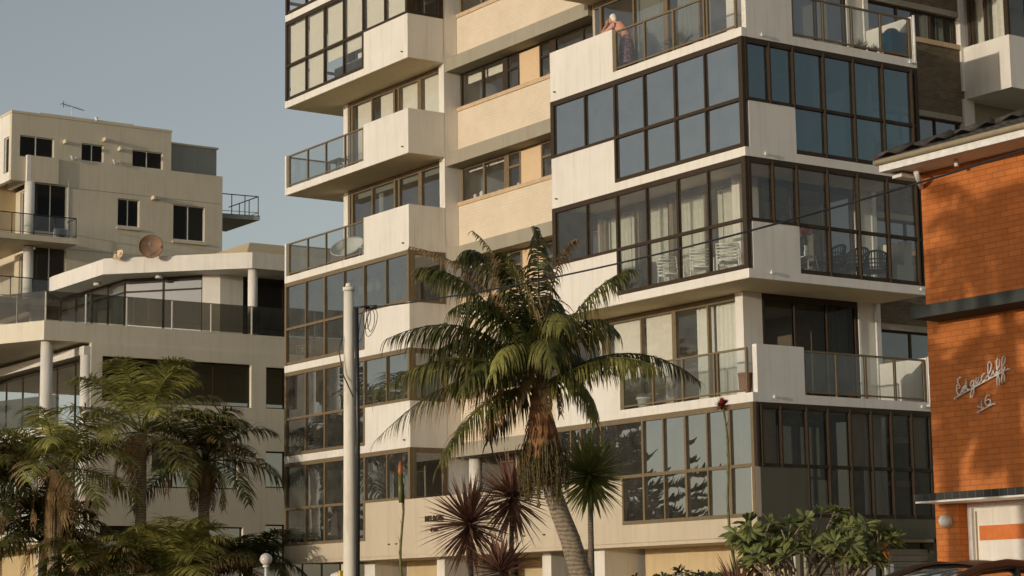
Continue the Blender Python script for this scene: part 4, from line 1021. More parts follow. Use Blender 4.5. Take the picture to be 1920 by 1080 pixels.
def frond(parent, p0, p1, p2, mat='frond', L=.72, n=58, droop=1.0, w=.036, spread=.8, tipfold=0.0, s0=.14, rng=random, stem=.017, deadtip=.0):
    """one feather leaf: a curved rachis from p0 over p1 to p2 with drooping leaflets on both sides"""
    p0, p1, p2 = Vector(p0), Vector(p1), Vector(p2)
    f = lambda t: p0*(1-t)**2 + p1*2*t*(1-t) + p2*t*t
    d = lambda t: ((p1-p0)*2*(1-t)+(p2-p1)*2*t).normalized()
    b = MB(); K = 12
    b.tube([f(i/K) for i in range(K+1)], [stem*(1.5-1.25*i/K) for i in range(K+1)], 5, m=0)
    roll = rng.uniform(-.35, .35)
    for i in range(n):
        t = s0+(1-s0)*(i+rng.uniform(-.3,.3))/n
        t = min(max(t, s0), .995)
        P, T = f(t), d(t)
        S = T.cross(U3); S = S.normalized() if S.length > .05 else R3.copy()
        N = S.cross(T).normalized()
        env = math.sin(math.pi*min(1, (.16+.84*(t-s0)/(1-s0))**.75))**.55 if t < .97 else .45
        for sd_ in (-1, 1):
            if rng.random() < .04: continue
            l = L*env*rng.uniform(.8, 1.1)
            D = (S*sd_*math.cos(roll*sd_) + N*(.25+roll*sd_) + T*(.45+.75*t*t)*spread + Vector((rng.gauss(0,.14), rng.gauss(0,.14), rng.gauss(0,.14)))).normalized()
            q = P.copy(); ww = w*rng.uniform(.75, 1.1); segs = 5; g = droop*rng.uniform(.75, 1.2)
            prevL = prevR = None; dirn = D.copy()
            for k in range(segs+1):
                u = k/segs
                wd = ww*(1-u**2.2)*(.55+.45*min(1, u*4+.2))
                side = dirn.cross(N if abs(dirn.dot(N)) < .95 else S)
                side = side.normalized()*wd*.5 if side.length > 1e-5 else S*wd*.5
                a, c = q-side, q+side
                if prevL is not None: b.quad(prevL, prevR, c, a, m=0 if not deadtip or u < 1-deadtip else 1)
                prevL, prevR = a, c
                dirn = (dirn + Vector((0,0,-1))*g*(.30+.32*u)).normalized()
                q = q + dirn*(l/segs)
    return b.build('frond', [M[mat], M['frond_dead']], parent)

def at38(C, r, u, dd): return C + R3*r + U3*u + F3*dd

# ---- the big palm in front of the building
PB = empty('palm_tree', (4.78, -7.9, G), 'biggest palm, leaning grey trunk and wide drooping crown before the white building', 'palm')
b = MB()
tp = [(4.86, -8.05, G-.2), (4.83, -8.35, 1.6), (4.81, -8.52, 2.15), (4.78, -8.72, 2.8), (4.74, -8.92, 3.3), (4.71, -9.10, 3.8), (4.70, -9.22, 4.4)]
b.tube(tp, [.25, .215, .20, .185, .17, .16, .16], 20); b.build('trunk', M['trunk'], PB)
C = Vector((4.74, -9.38, 5.50)); rg = random.Random(3)
b = MB()   # fibrous head below the crown
b.tube([(4.70, -9.12, 3.8), (4.70, -9.18, 4.2), (4.72, -9.24, 4.7), (4.72, -9.30, 5.05), (4.74, -9.36, 5.35), (4.74, -9.38, 5.7)], [.16, .24, .27, .22, .13, .09], 18)
for i in range(120):
    a = rg.uniform(0, 6.28); z = rg.uniform(4.35, 5.2); r_ = .25-.13*max(0, z-4.9)/.3; l = rg.uniform(.25, .55)
    p = Vector((4.72+r_*math.cos(a), -9.3+r_*math.sin(a), z)); o_ = Vector((math.cos(a), math.sin(a), 0))
    t_ = Vector((-math.sin(a), math.cos(a), 0))*.03
    q = p+o_*.07-U3*l*.5; s_ = q+o_*rg.uniform(-.06, .05)-U3*l*.5
    b.quad(p-t_, p+t_, q+t_*.8, q-t_*.8); b.quad(q-t_*.8, q+t_*.8, s_+t_*.2, s_-t_*.2)
b.build('fibre_head', M['fibre'], PB)
b = MB(); bb = MB()   # hanging seed strings
for i in range(190):
    a = rg.uniform(-2.9, 1.1) if i % 3 else rg.uniform(0, 6.28); z = rg.uniform(4.15, 4.65); l = rg.uniform(.35, .85); r_ = rg.uniform(.22, .42)
    p = Vector((4.72, -9.26, z))+Vector((math.cos(a), math.sin(a), 0))*r_
    pts = [p, p+Vector((math.cos(a)*.07, math.sin(a)*.07, -l*.35)), p+Vector((math.cos(a)*.04+rg.gauss(0,.03), math.sin(a)*.04, -l))]
    b.tube(pts, [.009, .008, .005], 4, cap=False)
    for k in range(int(l*16)):
        u = rg.uniform(.25, 1); q = pts[0].lerp(pts[2], u)+Vector((rg.gauss(0,.02), rg.gauss(0,.02), 0)); e = .018
        bb.quad(q+Vector((e,0,0)), q+Vector((0,e,0)), q-Vector((e,0,0)), q+Vector((0,0,-e*1.3))); bb.quad(q+Vector((0,e,0)), q+Vector((0,0,e)), q-Vector((0,e,0)), q-Vector((0,0,e)))
b.build('seed_stalk', M['stalk'], PB); o = bb.build('seeds', M['stalk'], PB)
FR = [  # start (right, up), control, tip, depth of tip (towards +away / - towards camera), material, leaflet length
 ((-.10,.15), (-1.05,1.75), (-2.75,.95), -.2, 'frond_d', .85), ((-.12,.10), (-1.40,1.10), (-2.90,-.05), -.8, 'frond', .75), ((-.12,.05), (-1.35,.75), (-2.95,-.95), -.5, 'frond', .75),
 ((-.10,.00), (-1.00,.15), (-1.75,-1.40), -.9, 'frond', .70), ((-.06,.25), (-1.05,2.35), (-2.15,2.35), .3, 'frond_d', .70), ((-.05,.30), (-.75,2.75), (-1.30,2.55), -.3, 'frond_d', .75),
 ((.00,.35), (.12,2.20), (.02,3.05), .1, 'frond_d', .42), ((.03,.35), (-.25,2.0), (-.55,2.40), -.8, 'frond_d', .7), ((.08,.25), (.85,2.0), (1.80,2.25), .2, 'frond', .62),
 ((.10,.20), (.95,1.75), (1.50,.95), -.5, 'frond', .62), ((.12,.10), (1.75,1.25), (3.05,.20), .8, 'frond_d', .52), ((.12,.06), (1.50,.95), (2.30,.20), -.6, 'frond_y', .55),
 ((.10,.00), (.80,.65), (1.02,-.65), -.6, 'frond_y', .62), ((-.05,.10), (-.45,1.35), (-.80,.15), -1.5, 'frond_y', .62), ((-.08,.12), (-1.0,1.55), (-1.95,.75), .8, 'frond_d', .75),
 ((-.05,.20), (-.75,2.05), (-1.55,1.35), -1.0, 'frond_d', .75), ((.02,.25), (.35,1.9), (.45,.95), -1.4, 'frond', .62), ((.05,.20), (.15,2.2), (.30,1.75), 1.1, 'frond_d', .6),
 ((-.05,.20), (-.3,2.3), (-.9,1.85), 1.3, 'frond_d', .7), ((.08,.15), (.65,1.25), (.95,.35), 1.3, 'frond_d', .6), ((-.08,.1), (-.9,1.0), (-1.5,.1), 1.2, 'frond_d', .7),
 ((-.08,.1), (-.7,1.0), (-1.35,-.1), -1.4, 'frond', .65), ((.03,.12), (.12,1.5), (.25,.25), -1.7, 'frond', .6), ((-.04,.0), (-.55,.35), (-.9,-.85), .9, 'frond_d', .6),
]
for st_, ct, tpp, dd, mt, L_ in FR:
    frond(PB, at38(C, st_[0], st_[1], 0), at38(C, ct[0], ct[1], dd*.45), at38(C, tpp[0], tpp[1], dd), mt, L_*1.35, n=80, droop=1.45, w=.038, spread=.85, rng=rg, deadtip=.2 if rg.random() < .3 else 0)
for st_, ct, tpp, dd in (((-.02,.1), (-.2,.5), (-.35,-.4), -.4), ((.05,.1), (.15,.55), (.2,-.5), -.5), ((0,.3), (.05,.9), (-.1,.1), -.3), ((.08,.1), (.4,.4), (.42,-.45), .1), ((.0,.4), (-.9,2.5), (-2.35,2.75), .3), ((.0,.4), (-.5,2.5), (-1.15,3.0), .1), ((.0,.4), (.35,2.6), (.75,2.75), -.2)):
    frond(PB, at38(C, st_[0], st_[1], 0), at38(C, ct[0], ct[1], dd*.5), at38(C, tpp[0], tpp[1], dd), 'frond_dead', .4, n=40, droop=1.3, rng=rg)

def palm(loc, zc, label, rc, n, L, spec=None, hgt=.55, mats=('frond', 'frond_d', 'frond_y'), dead=3, name='palm_tree', group='palms in the front garden', tr=.16, skirt=0, lean=(0,0), up0=(.05, 1.25), nleaf=48, lw=.052, lf_=.34, dr_=.6):
    t = empty(name, (loc[0], loc[1], G), label, 'palm', group)
    top = Vector((loc[0]+lean[0], loc[1]+lean[1], zc)); base = Vector((loc[0], loc[1], gz(loc[1])-.15))
    b = MB(); b.tube([base, base.lerp(top, .5)+Vector((lean[0]*.1, 0, 0)), top], [tr*1.25, tr, tr*.9], 16); b.build('trunk', M['trunk'], t)
    for i in range(n):
        a = 2*math.pi*(i*.618034)+rc.uniform(-.25, .25); e = up0[0]+(up0[1]-up0[0])*(i+.5)/n+rc.uniform(-.12, .12)
        l = L*rc.uniform(.85, 1.15)
        o_ = Vector((math.cos(a), math.sin(a), 0)); d0 = o_*math.cos(e)+U3*math.sin(e)
        p1 = top+d0*l*.66; p2 = top+o_*l*(.40+.52*math.cos(e))+U3*l*(math.sin(e)*1.0-.44)
        frond(t, top+o_*.06, p1, p2, mats[i % len(mats)] if e < .9 else mats[0], L*lf_, n=nleaf, droop=dr_, rng=rc, w=lw, deadtip=.35 if rc.random() < .35 else 0)
    for i in range(dead):
        a = rc.uniform(0, 6.28); o_ = Vector((math.cos(a), math.sin(a), 0))
        frond(t, top-U3*.1, top+o_*L*.25-U3*.05, top+o_*L*.22-U3*L*.55, 'frond_dead', L*.22, n=30, droop=1.3, rng=rc, w=.03)
    if skirt:
        b = MB()
        for i in range(90):
            a = rc.uniform(0, 6.28); l = rc.uniform(.5, 1.0)*skirt; o_ = Vector((math.cos(a), math.sin(a), 0)); p = top+o_*tr-U3*rc.uniform(.0, .35)
            s_ = Vector((-math.sin(a), math.cos(a), 0))*.018; q = p+o_*.12-U3*l*.4; r_ = q+o_*rc.uniform(-.05, .05)-U3*l*.6
            b.quad(p-s_, p+s_, q+s_, q-s_); b.quad(q-s_, q+s_, r_+s_*.3, r_-s_*.3)
        b.build('dead_skirt', M['frond_dead'], t)
    return t
rc = random.Random(11)
palm((-22.7, -4.6), 7.0, 'yellow-green palm with hanging brown leaf before the pale modern house', rc, 19, 3.5, mats=('frond_y', 'frond', 'frond_y'), dead=6, tr=.17, up0=(-.1, 1.5), dr_=.5, lf_=.28)
palm((-22.9, -2.4), 6.2, 'dark slender palm against the left edge of the white building', rc, 19, 2.8, mats=('frond_d', 'frond', 'frond_d'), dead=6, tr=.18, skirt=1.3, up0=(-.1, 1.4))
palm((-22.1, -7.6), 5.75, 'palm with a long brown skirt on its trunk at the lower left', rc, 18, 3.0, mats=('frond_y', 'frond', 'frond_y'), dead=5, tr=.2, skirt=2.6, lean=(.05, .05), up0=(0, 1.3))
palm((-23.4, -9.3), 5.3, 'palm cut by the left edge of the picture with dead fronds', rc, 22, 2.6, mats=('frond_d', 'frond', 'frond_d'), dead=12, tr=.2, skirt=2.2)
palm((-21.2, -4.2), 2.2, 'low bushy light green palm between the taller palms', rc, 30, 3.4, mats=('frond_y', 'frond_y', 'frond'), dead=0, tr=.15, up0=(.45, 1.5), nleaf=46, dr_=.45, lf_=.28)
palm((-23.0, -.8), 2.9, 'short dark palm near the globe lamp', rc, 20, 2.2, mats=('frond_d', 'frond_d'), dead=1, tr=.15, up0=(.2, 1.2))
palm((-23.8, -7.2), 3.7, 'lowest palm tucked between the skirted palm and the bushy palm', rc, 22, 2.7, mats=('frond_d', 'frond', 'frond_d'), dead=3, tr=.17, up0=(.1, 1.3))
palm((-21.5, -6.6), 2.5, 'small dark palm at the bottom edge below the skirted palm', rc, 20, 2.3, mats=('frond', 'frond_d'), dead=2, tr=.15, up0=(.1, 1.3))
# palms across the street; their shadows fall on the brick wall
palm((16.7, -29.6), 6.0, 'palm across the street, nearest the brick building', rc, 15, 2.6, mats=('frond_d',), dead=2, tr=.17, group='palms across the street', nleaf=34, lw=.13)
palm((18.7, -35.3), 8.9, 'taller palm across the street', rc, 14, 2.5, mats=('frond_d',), dead=1, tr=.17, group='palms across the street', nleaf=34, lw=.13)

# ------------------------------------------------------------------ cordylines (cabbage palms)
M['cordy_r'] = mat_leaf('purple_sword_leaf', (0.13, 0.060, 0.042), (0.30, 0.155, 0.10), tip=(0.42, 0.30, 0.18), rough=.35, trans=.2, scale=5)
M['cordy_g'] = mat_leaf('green_sword_leaf', (0.08, 0.10, 0.025), (0.30, 0.31, 0.09), tip=(.45,.42,.14), rough=.35, trans=.25, scale=5)
M['bark'] = mat_ringed('grey_bark', (0.10, 0.08, 0.055), (0.22, 0.17, 0.12), freq=14)
def sword_head(parent, c, r, n, mat, rg, lo=-.93, w=.062, name='leaf_head'):
    b = MB(); c = Vector(c)
    for i in range(n):
        a = i*2.39996+rg.uniform(-.2, .2); sn = lo+(1.0-lo)*((i+.5)/n)**.85; sn = max(-.95, min(.995, sn))
        e = math.asin(sn); l = r*rg.uniform(.82, 1.12)*(1.0 if sn < .5 else 1.08)
        D = Vector((math.cos(a)*math.cos(e), math.sin(a)*math.cos(e), math.sin(e)))
        S = D.cross(U3 if abs(D.z) < .97 else R3).normalized(); S = (S+D.cross(S)*rg.uniform(-.6, .6)).normalized()
        q = c+D*.04-U3*.18*max(0,-sn); pl = pr = None; dd = D.copy()
        for k in range(5):
            u = k/4; wd = w*(.55+.9*u if u < .5 else (1-u)*2)*.5*(1 if u < 1 else 0)
            x_, y_ = q-S*wd, q+S*wd
            if pl is not None: b.quad(pl, pr, y_, x_)
            pl, pr = x_, y_; dd = (dd-U3*(.02+.05*(1-sn)*u)).normalized(); q = q+dd*l/4
    return b.build(name, M[mat], parent)
def cordy(base, heads, label, mat, rg, tr=.055):
    t = empty('cordyline', (base[0], base[1], G), label, 'plant', 'cordylines in the front garden')
    for i, (h, r, n) in enumerate(heads):
        b = MB(); b0 = Vector((base[0], base[1], gz(base[1])-.1)); hh = Vector(h)
        b.tube([b0, b0.lerp(hh, .55)+Vector((.04, -.03, 0)), hh], [tr*1.1, tr, tr*.8], 10); b.build('stem', M['bark'], t)
        sword_head(t, h, r, n, mat, rg)
    return t
rg = random.Random(21)
cordy((2.0, -9.0), [((2.09, -9.14, 3.2), 1.0, 200)], 'purple spiky cordyline nearest the power pole', 'cordy_r', rg)
cordy((1.57, -7.86), [((1.81, -7.94, 3.75), .92, 180)], 'purple spiky cordyline left of the big palm trunk, taller one', 'cordy_r', rg)
cordy((4.1, -7.74), [((4.34, -7.92, 4.02), .80, 300)], 'green spiky cordyline right of the big palm trunk', 'cordy_g', rg, tr=.06)
cordy((3.1, -9.1), [((3.17, -9.15, 2.25), .75, 150)], 'low purple cordyline below the taller purple pair', 'cordy_r', rg)

# ------------------------------------------------------------------ gymea lily spears
M['flower_red'] = mat_leaf('red_flower', (0.16, 0.02, 0.02), (0.32, 0.05, 0.05), scale=20)
M['bud'] = mat_leaf('orange_bud', (0.40, 0.10, 0.03), (0.50, 0.20, 0.05), scale=20)
M['spear'] = mat_leaf('spear_stem', (0.06, 0.07, 0.02), (0.16, 0.15, 0.05), scale=8, trans=.05)
def lily(p0, p1, kind, label, rg):
    t = empty('gymea_lily', (p0[0], p0[1], G), label, 'plant')
    p0 = Vector((p0[0]+(p0[0]-p1[0])*.4, p0[1]+(p0[1]-p1[1])*.4, G-.05)); p1 = Vector(p1); b = MB()
    pts = [p0.lerp(p1, i/10)+R3*.05*math.sin(i*.9) for i in range(11)]
    b.tube(pts, [.035-.0017*i for i in range(11)], 8)
    for i in range(22):
        u = .2+.75*i/22; q = p0.lerp(p1, u)+R3*.05*math.sin(u*9); a = i*2.4; o_ = Vector((math.cos(a), math.sin(a), 0)); s_ = Vector((-o_.y, o_.x, 0))*.016
        b.tri(q-s_, q+s_, q+o_*.07+U3*rg.uniform(.15, .3))
    b.build('stem', M['spear'], t)
    b = MB()
    if kind == 'flower':
        for i in range(150):
            a = rg.uniform(0, 6.28); e = rg.uniform(-.6, 1.5); D = Vector((math.cos(a)*math.cos(e), math.sin(a)*math.cos(e), math.sin(e))); l = rg.uniform(.12, .21); s_ = D.cross(U3).normalized()*.026
            b.quad(p1, p1+D*l*.5-s_, p1+D*l, p1+D*l*.5+s_)
        b.build('flower', M['flower_red'], t)
    else:
        b.tube([p1-U3*.05, p1+U3*.05, p1+U3*.14, p1+U3*.26], [.035, .05, .045, .008], 10); b.build('bud', M['bud'], t)
        b = MB(); b.tube([p1-U3*.55, p1-U3*.3, p1], [.035, .05, .04], 10); b.build('bract', M['spear'], t)
    b = MB()
    for i in range(36):
        a = rg.uniform(0, 6.28); e = rg.uniform(.6, 1.45); D = Vector((math.cos(a)*math.cos(e), math.sin(a)*math.cos(e), math.sin(e))); l = rg.uniform(.7, 1.25); S = D.cross(U3).normalized()*.04; q = Vector((p0.x, p0.y, G)); m_ = q+D*l*.6
        b.quad(q-S*.6, q+S*.6, m_+S, m_-S); b.tri(m_-S, m_+S, m_+(D-U3*.25).normalized()*l*.5)
    b.build('leaf_rosette', M['frond'], t)
lily((1.25, -10.1), (1.47, -10.3, 4.15), 'bud', 'tall lily spear with an orange bud beside the pole', rg)
lily((6.43, -6.2), (6.67, -6.62, 5.15), 'flower', 'tall lily spear with a dark red flower before the mirrored windows', rg)

# ------------------------------------------------------------------ frangipani and shrubs
M['frangi'] = mat_leaf('frangipani_leaf', (0.09, 0.12, 0.033), (0.27, 0.29, 0.09), rough=.35, trans=.3, scale=2.5)
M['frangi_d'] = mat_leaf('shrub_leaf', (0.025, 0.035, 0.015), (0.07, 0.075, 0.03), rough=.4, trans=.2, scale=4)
M['branch'] = mat_plain('grey_branch', (0.26, 0.21, 0.14), rough=.9)
M['petal'] = mat_plain('white_petal', (0.75, 0.68, 0.50), rough=.6)
M['strel'] = mat_plain('orange_petal', (0.75, 0.22, 0.03), rough=.6)
def rosette(b, p, D, n, l, w, rg):
    D = D.normalized()
    for i in range(n):
        a = i*2.4+rg.uniform(-.3, .3); X_ = D.orthogonal().normalized(); Y_ = D.cross(X_); out = X_*math.cos(a)+Y_*math.sin(a)
        t = (out*rg.uniform(.7, 1.2)+D*rg.uniform(.1, .9)+Vector((0,0,rg.uniform(-.15,.2)))).normalized(); ll = l*rg.uniform(.7, 1.15); s_ = t.cross(D); s_ = s_.normalized()*w if s_.length > .01 else X_*w
        q0 = p+t*.02; q1 = p+t*ll*.35; q2 = p+t*ll*.7-U3*ll*.06; q3 = p+t*ll-U3*ll*.2; k = -t.cross(s_).normalized()*w*.35
        for sg_ in (-1, 1):
            b.quad(q0, q1+s_*sg_*.75-k, q2+s_*sg_-k, q2); b.tri(q0, q2, q1) if False else None
            b.tri(q2, q2+s_*sg_-k, q3)
            b.quad(q0, q1, q2, q1+s_*sg_*.75-k)
def bush(loc, hgt, wid, label, rg, name='frangipani', leaf='frangi', cat='shrub', depth=5, rl=.26, rw=.038, nl=11, flowers=0, ntr=5):
    t = empty(name, (loc[0], loc[1], G), label, cat)
    bb = MB(); lf = MB(); fl = MB(); ends = []
    def grow(p, D, l, r, k):
        q = p+D*l; bb.tube([p, p.lerp(q, .5)+Vector((rg.gauss(0,.02), rg.gauss(0,.02), 0)), q], [r, r*.85, r*.75], 7)
        if k == 0: ends.append((q, D)); return
        for j in range(rg.choice((2, 2, 3))):
            a = rg.uniform(0, 6.28); o_ = Vector((math.cos(a)*wid, math.sin(a)*wid, 0)); nD = (D*.75+o_*.65+U3*.22).normalized()
            grow(q, nD, l*rg.uniform(.68, .9), r*.75, k-1)
    for i in range(ntr):
        a = 2*math.pi*i/ntr; grow(Vector((loc[0]+.25*math.cos(a), loc[1]+.25*math.sin(a), G-.05)), Vector((math.cos(a)*.45*wid, math.sin(a)*.45*wid, 1)).normalized(), hgt*.42, .045, depth-2)
    bb.build('branches', M['branch'], t)
    for q, D in ends: rosette(lf, q, D, nl, rl, rw, rg)
    lf.build('foliage', M[leaf], t)
    if flowers:
        for q, D in rg.sample(ends, min(flowers, len(ends))):
            for k in range(4):
                c_ = q+D*.12+Vector((rg.gauss(0,.05), rg.gauss(0,.05), rg.gauss(0,.03)))
                for j in range(5):
                    a = j*1.2566; e = Vector((math.cos(a), math.sin(a), .35))*.045; s_ = Vector((-math.sin(a), math.cos(a), 0))*.018; fl.quad(c_, c_+e*.6-s_, c_+e, c_+e*.6+s_)
        fl.build('flowers', M['petal'], t)
    return t
rg = random.Random(5)
bush((7.5, -5.3), 2.0, .85, 'leafy frangipani with white flowers at the corner of the building', rg, flowers=6, rl=.30, rw=.045)
bush((7.9, -5.7), 1.6, .72, 'second frangipani thicket closer to the brick building', rg, flowers=2, rl=.30, rw=.045, nl=10)
bush((6.2, -6.3), 1.35, .8, 'small frangipani behind the red flowered spear', rg, flowers=1, rl=.28, rw=.042, depth=4)
bush((5.0, -6.3), 1.5, .6, 'dark leaved low shrub in front of the lit cream wall', rg, name='garden_shrub', leaf='frangi_d', depth=4, rl=.17, rw=.028, nl=9)
t = empty('flax_plant', (9.0, -8.6, G), 'dark spiky flax leaves poking up below the red flowered spear', 'plant')
sword_head(t, (7.1, -6.7, 1.7), .75, 60, 'cordy_r', rg, lo=.35, w=.06, name='leaf_tuft')
for i, (x, y, z) in enumerate(((8.55, -5.6, 2.35), (6.75, -6.2, 2.2), (8.95, -5.0, 2.45), (9.3, -5.2, 2.3))):
    t = empty('strelitzia', (x, y, G), ('orange bird-of-paradise flower low in the middle of the frangipani', 'orange bird-of-paradise flower beside the red flowered spear', 'orange bird-of-paradise flower under the second frangipani', 'outermost orange bird-of-paradise flower toward the parked car')[i], 'flower', 'bird-of-paradise flowers')
    b = MB(); b.tube([(x, y, G-.05), (x+.02, y, z)], .015, 6); b.build('stem', M['spear'], t)
    b = MB(); p = Vector((x+.02, y, z))
    for j in range(9):
        a = rg.uniform(0, 6.28); D = Vector((math.cos(a)*.5, math.sin(a)*.5, rg.uniform(.4, 1))).normalized(); s_ = D.cross(R3).normalized()*.022; b.quad(p, p+D*.09-s_, p+D*.2, p+D*.09+s_)
    b.build('petals', M['strel'], t)
    b = MB()
    for j in range(7):
        a = rg.uniform(0, 6.28); D = Vector((math.cos(a)*.35, math.sin(a)*.35, 1)).normalized(); s_ = D.cross(R3).normalized()*.07; q = Vector((x, y, G)); l = rg.uniform(.7, 1.2)
        b.tube([q, q+D*l*.6], .01, 5); b.quad(q+D*l*.5, q+D*l*.8-s_, q+D*l*1.25, q+D*l*.8+s_)
    b.build('leaves', M['frangi'], t)
# low garden planting in front of the dark undercroft
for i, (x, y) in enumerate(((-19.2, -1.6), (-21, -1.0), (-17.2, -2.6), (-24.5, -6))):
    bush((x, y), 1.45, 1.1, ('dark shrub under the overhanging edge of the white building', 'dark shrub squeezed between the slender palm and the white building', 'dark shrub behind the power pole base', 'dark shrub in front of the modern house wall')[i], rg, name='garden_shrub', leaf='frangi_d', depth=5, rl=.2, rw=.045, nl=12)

# ------------------------------------------------------------------ Norfolk pines across the street (seen reflected in the glass) and a spreading fig
M['pine'] = mat_leaf('pine_needles', (0.03, 0.045, 0.018), (0.07, 0.09, 0.035), trans=.05, scale=2)
M['pinebark'] = mat_plain('pine_bark', (0.10, 0.075, 0.055), rough=.95)
rg = random.Random(31)
def pine(x, y, h, label):
    t = empty('norfolk_pine', (x, y, gz(y)-.1), label, 'tree', 'norfolk pines across the street'); z0 = gz(y)-.1
    b = MB(); b.tube([(x, y, z0), (x, y, z0+h*.5), (x, y, z0+h)], [.38, .22, .04], 12); b.build('trunk', M['pinebark'], t)
    b = MB(); z = z0+h*.10
    while z < z0+h*.985:
        u_ = (z-z0)/h; l = h*.36*(1-u_)**.8+.35; a0 = rg.uniform(0, 6.28); nb = rg.choice((5, 6, 6, 7))
        for j in range(nb):
            a = a0+2*math.pi*j/nb+rg.uniform(-.25, .25); o_ = Vector((math.cos(a), math.sin(a), 0)); s_ = Vector((-o_.y, o_.x, 0)); ll = l*rg.uniform(.6, 1.12)
            sl = rg.uniform(-.10, .14); p = Vector((x, y, z+rg.uniform(-.2, .2)))
            f = lambda u: p+o_*ll*u+U3*ll*(sl*u+.16*u*u-.05*u)
            b.tube([f(0), f(.5), f(1)], [.055, .035, .012], 5, cap=False)
            n_ = int(7+ll*5)
            for i in range(n_):
                u = .18+.82*(i+rg.random())/n_; c = f(min(u, 1)); w = (.25+.75*math.sin(math.pi*min(1, u)*.85))*min(1.15, ll*.28)*rg.uniform(.5, 1.1)
                for sg_ in (-1, 1):
                    D = (s_*sg_+o_*rg.uniform(.5, 1.1)+U3*rg.uniform(-.15, .35)).normalized(); wd = rg.uniform(.05, .10)
                    m_ = c+D*w*.55; e = c+(D+U3*.35).normalized()*w
                    n1 = D.cross(U3).normalized()*wd
                    b.quad(c-n1*.6, c+n1*.6, m_+n1, m_-n1); b.quad(m_-n1, m_+n1, e+n1*.3, e-n1*.3)
                    b.quad(c-U3*wd*.6, c+U3*wd*.6, m_+U3*wd, m_-U3*wd); b.quad(m_-U3*wd, m_+U3*wd, e+U3*wd*.3, e-U3*wd*.3)
        z += rg.uniform(.6, 1.05)*(1 if u_ < .7 else .7)
    b.build('crown', M['pine'], t)
pine(-45.2, -31, 17, 'nearest norfolk pine across the street, seen reflected in the lowest corner glazing')
pine(-74.5, -32, 18, 'norfolk pine farthest along the street, seen only reflected'); pine(-66, -46, 17, 'norfolk pine in the second row, seen only reflected')

# ------------------------------------------------------------------ things on the balconies
def rotp(loc, rz):
    c, s = math.cos(rz), math.sin(rz)
    return lambda x, y, z: (loc[0]+x*c-y*s, loc[1]+x*s+y*c, loc[2]+z)
def chair(loc, rz, label, mat='white_plastic', back=.95, lounge=False, name='balcony_chair', group='chairs on the balconies'):
    t = empty(name, loc, label, 'chair', group); T = rotp(loc, rz); m = M[mat]
    r_ = .014
    for sx in (-.25, .25):
        b = MB(); b.tube([T(sx, -.26, 0), T(sx, -.25, .42), T(sx, -.25, .62)], r_, 8); b.build('leg', m, t)
        b = MB(); b.tube([T(sx, .30, 0), T(sx, .22, .42)], r_, 8); b.build('leg', m, t)
        b = MB(); b.tube([T(sx, .20, .40), T(sx, .34 if not lounge else .48, back)], r_, 8); b.tube([T(sx, -.27, .62), T(sx, .26 if not lounge else .36, .64)], .018, 8); b.build('arm_frame', m, t)
    b = MB()
    for i in range(6): y = -.24+i*.085; b.tube([T(-.25, y, .42), T(.25, y, .41)], .018, 6)
    b.build('seat', m, t)
    b = MB()
    for i in range(7):
        u = .08+i*.15; y = .20+(.14 if not lounge else .28)*u; b.tube([T(-.25, y, .40+(back-.40)*u), T(.25, y, .40+(back-.40)*u)], .016, 6)
    b.build('backrest', m, t)
    return t
z2, z3, z4 = ZK(2)+.215, ZK(3)+.215, ZK(4)+.215
chair((-3.75, .75, z2), 1.2, 'white slatted chair behind the glazing, leftmost of the white trio above the cable')
chair((-2.55, .75, z2), 1.0, 'white slatted chair in the middle of the white trio above the cable')
chair((-1.55, .70, z2), .9, 'white reclining chair nearest the corner above the cable', lounge=True)
chair((-21.7, .55, z2), -.9, 'white armchair standing alone in the glazed corner beside the pole')
def wicker(loc, rz, label):
    t = empty('wicker_chair', loc, label, 'chair', 'dark wicker chairs'); T = rotp(loc, rz)
    for sx, sy in ((-.24,-.22), (.24,-.22), (-.24,.22), (.24,.22)):
        b = MB(); b.tube([T(sx, sy, 0), T(sx*1.02, sy, .40)], .022, 8); b.build('leg', M['wicker'], t)
    b = MB(); b.lathe(T(0, 0, .40), [(.001, 0), (.30, 0), (.31, .04), (.001, .07)], 20); b.build('seat', M['wicker'], t)
    b = MB(); n = 16
    for i in range(n+1):
        a = math.pi*(-.05+1.1*i/n); x, y = .31*math.cos(a), .27*math.sin(a); h = .66+.24*math.sin(math.pi*i/n)
        b.tube([T(x, y, .42), T(x*1.12, y*1.12, h)], .014, 5)
    for hh in (.5, .6, .7): b.tube([T(.33*math.cos(math.pi*i/12), .29*math.sin(math.pi*i/12), hh) for i in range(13)], .016, 5)
    b.tube([T(.35*math.cos(math.pi*(-.05+1.1*i/n)), .30*math.sin(math.pi*(-.05+1.1*i/n)), .66+.24*math.sin(math.pi*i/n)) for i in range(n+1)], .028, 6)
    b.build('backrest', M['wicker'], t)
wicker((-.75, 3.35, z2), -1.2, 'dark wicker chair next to the flower vase table'); wicker((-.8, 4.15, z2), -1.6, 'dark wicker chair in the middle of the glazed corner'); wicker((-.9, 4.85, z2), -2.0, 'dark wicker chair nearest the brick building')
t = empty('round_table', (-.7, 2.85, z2), 'small dark round table between flower stand and wicker chairs', 'table')
b = MB(); b.lathe((-.9, 2.85, z2), [(.2, 0), (.04, .03), (.035, .45), (.001, .46)], 16); b.build('pedestal', M['wicker'], t); b = MB(); b.lathe((-.9, 2.85, z2+.45), [(.001, 0), (.32, 0), (.32, .03), (.001, .03)], 24); b.build('tabletop', M['wicker'], t)
t = empty('plant_stand', (-.45, 2.2, z2), 'spindly white stand under the pink flowers', 'stand')
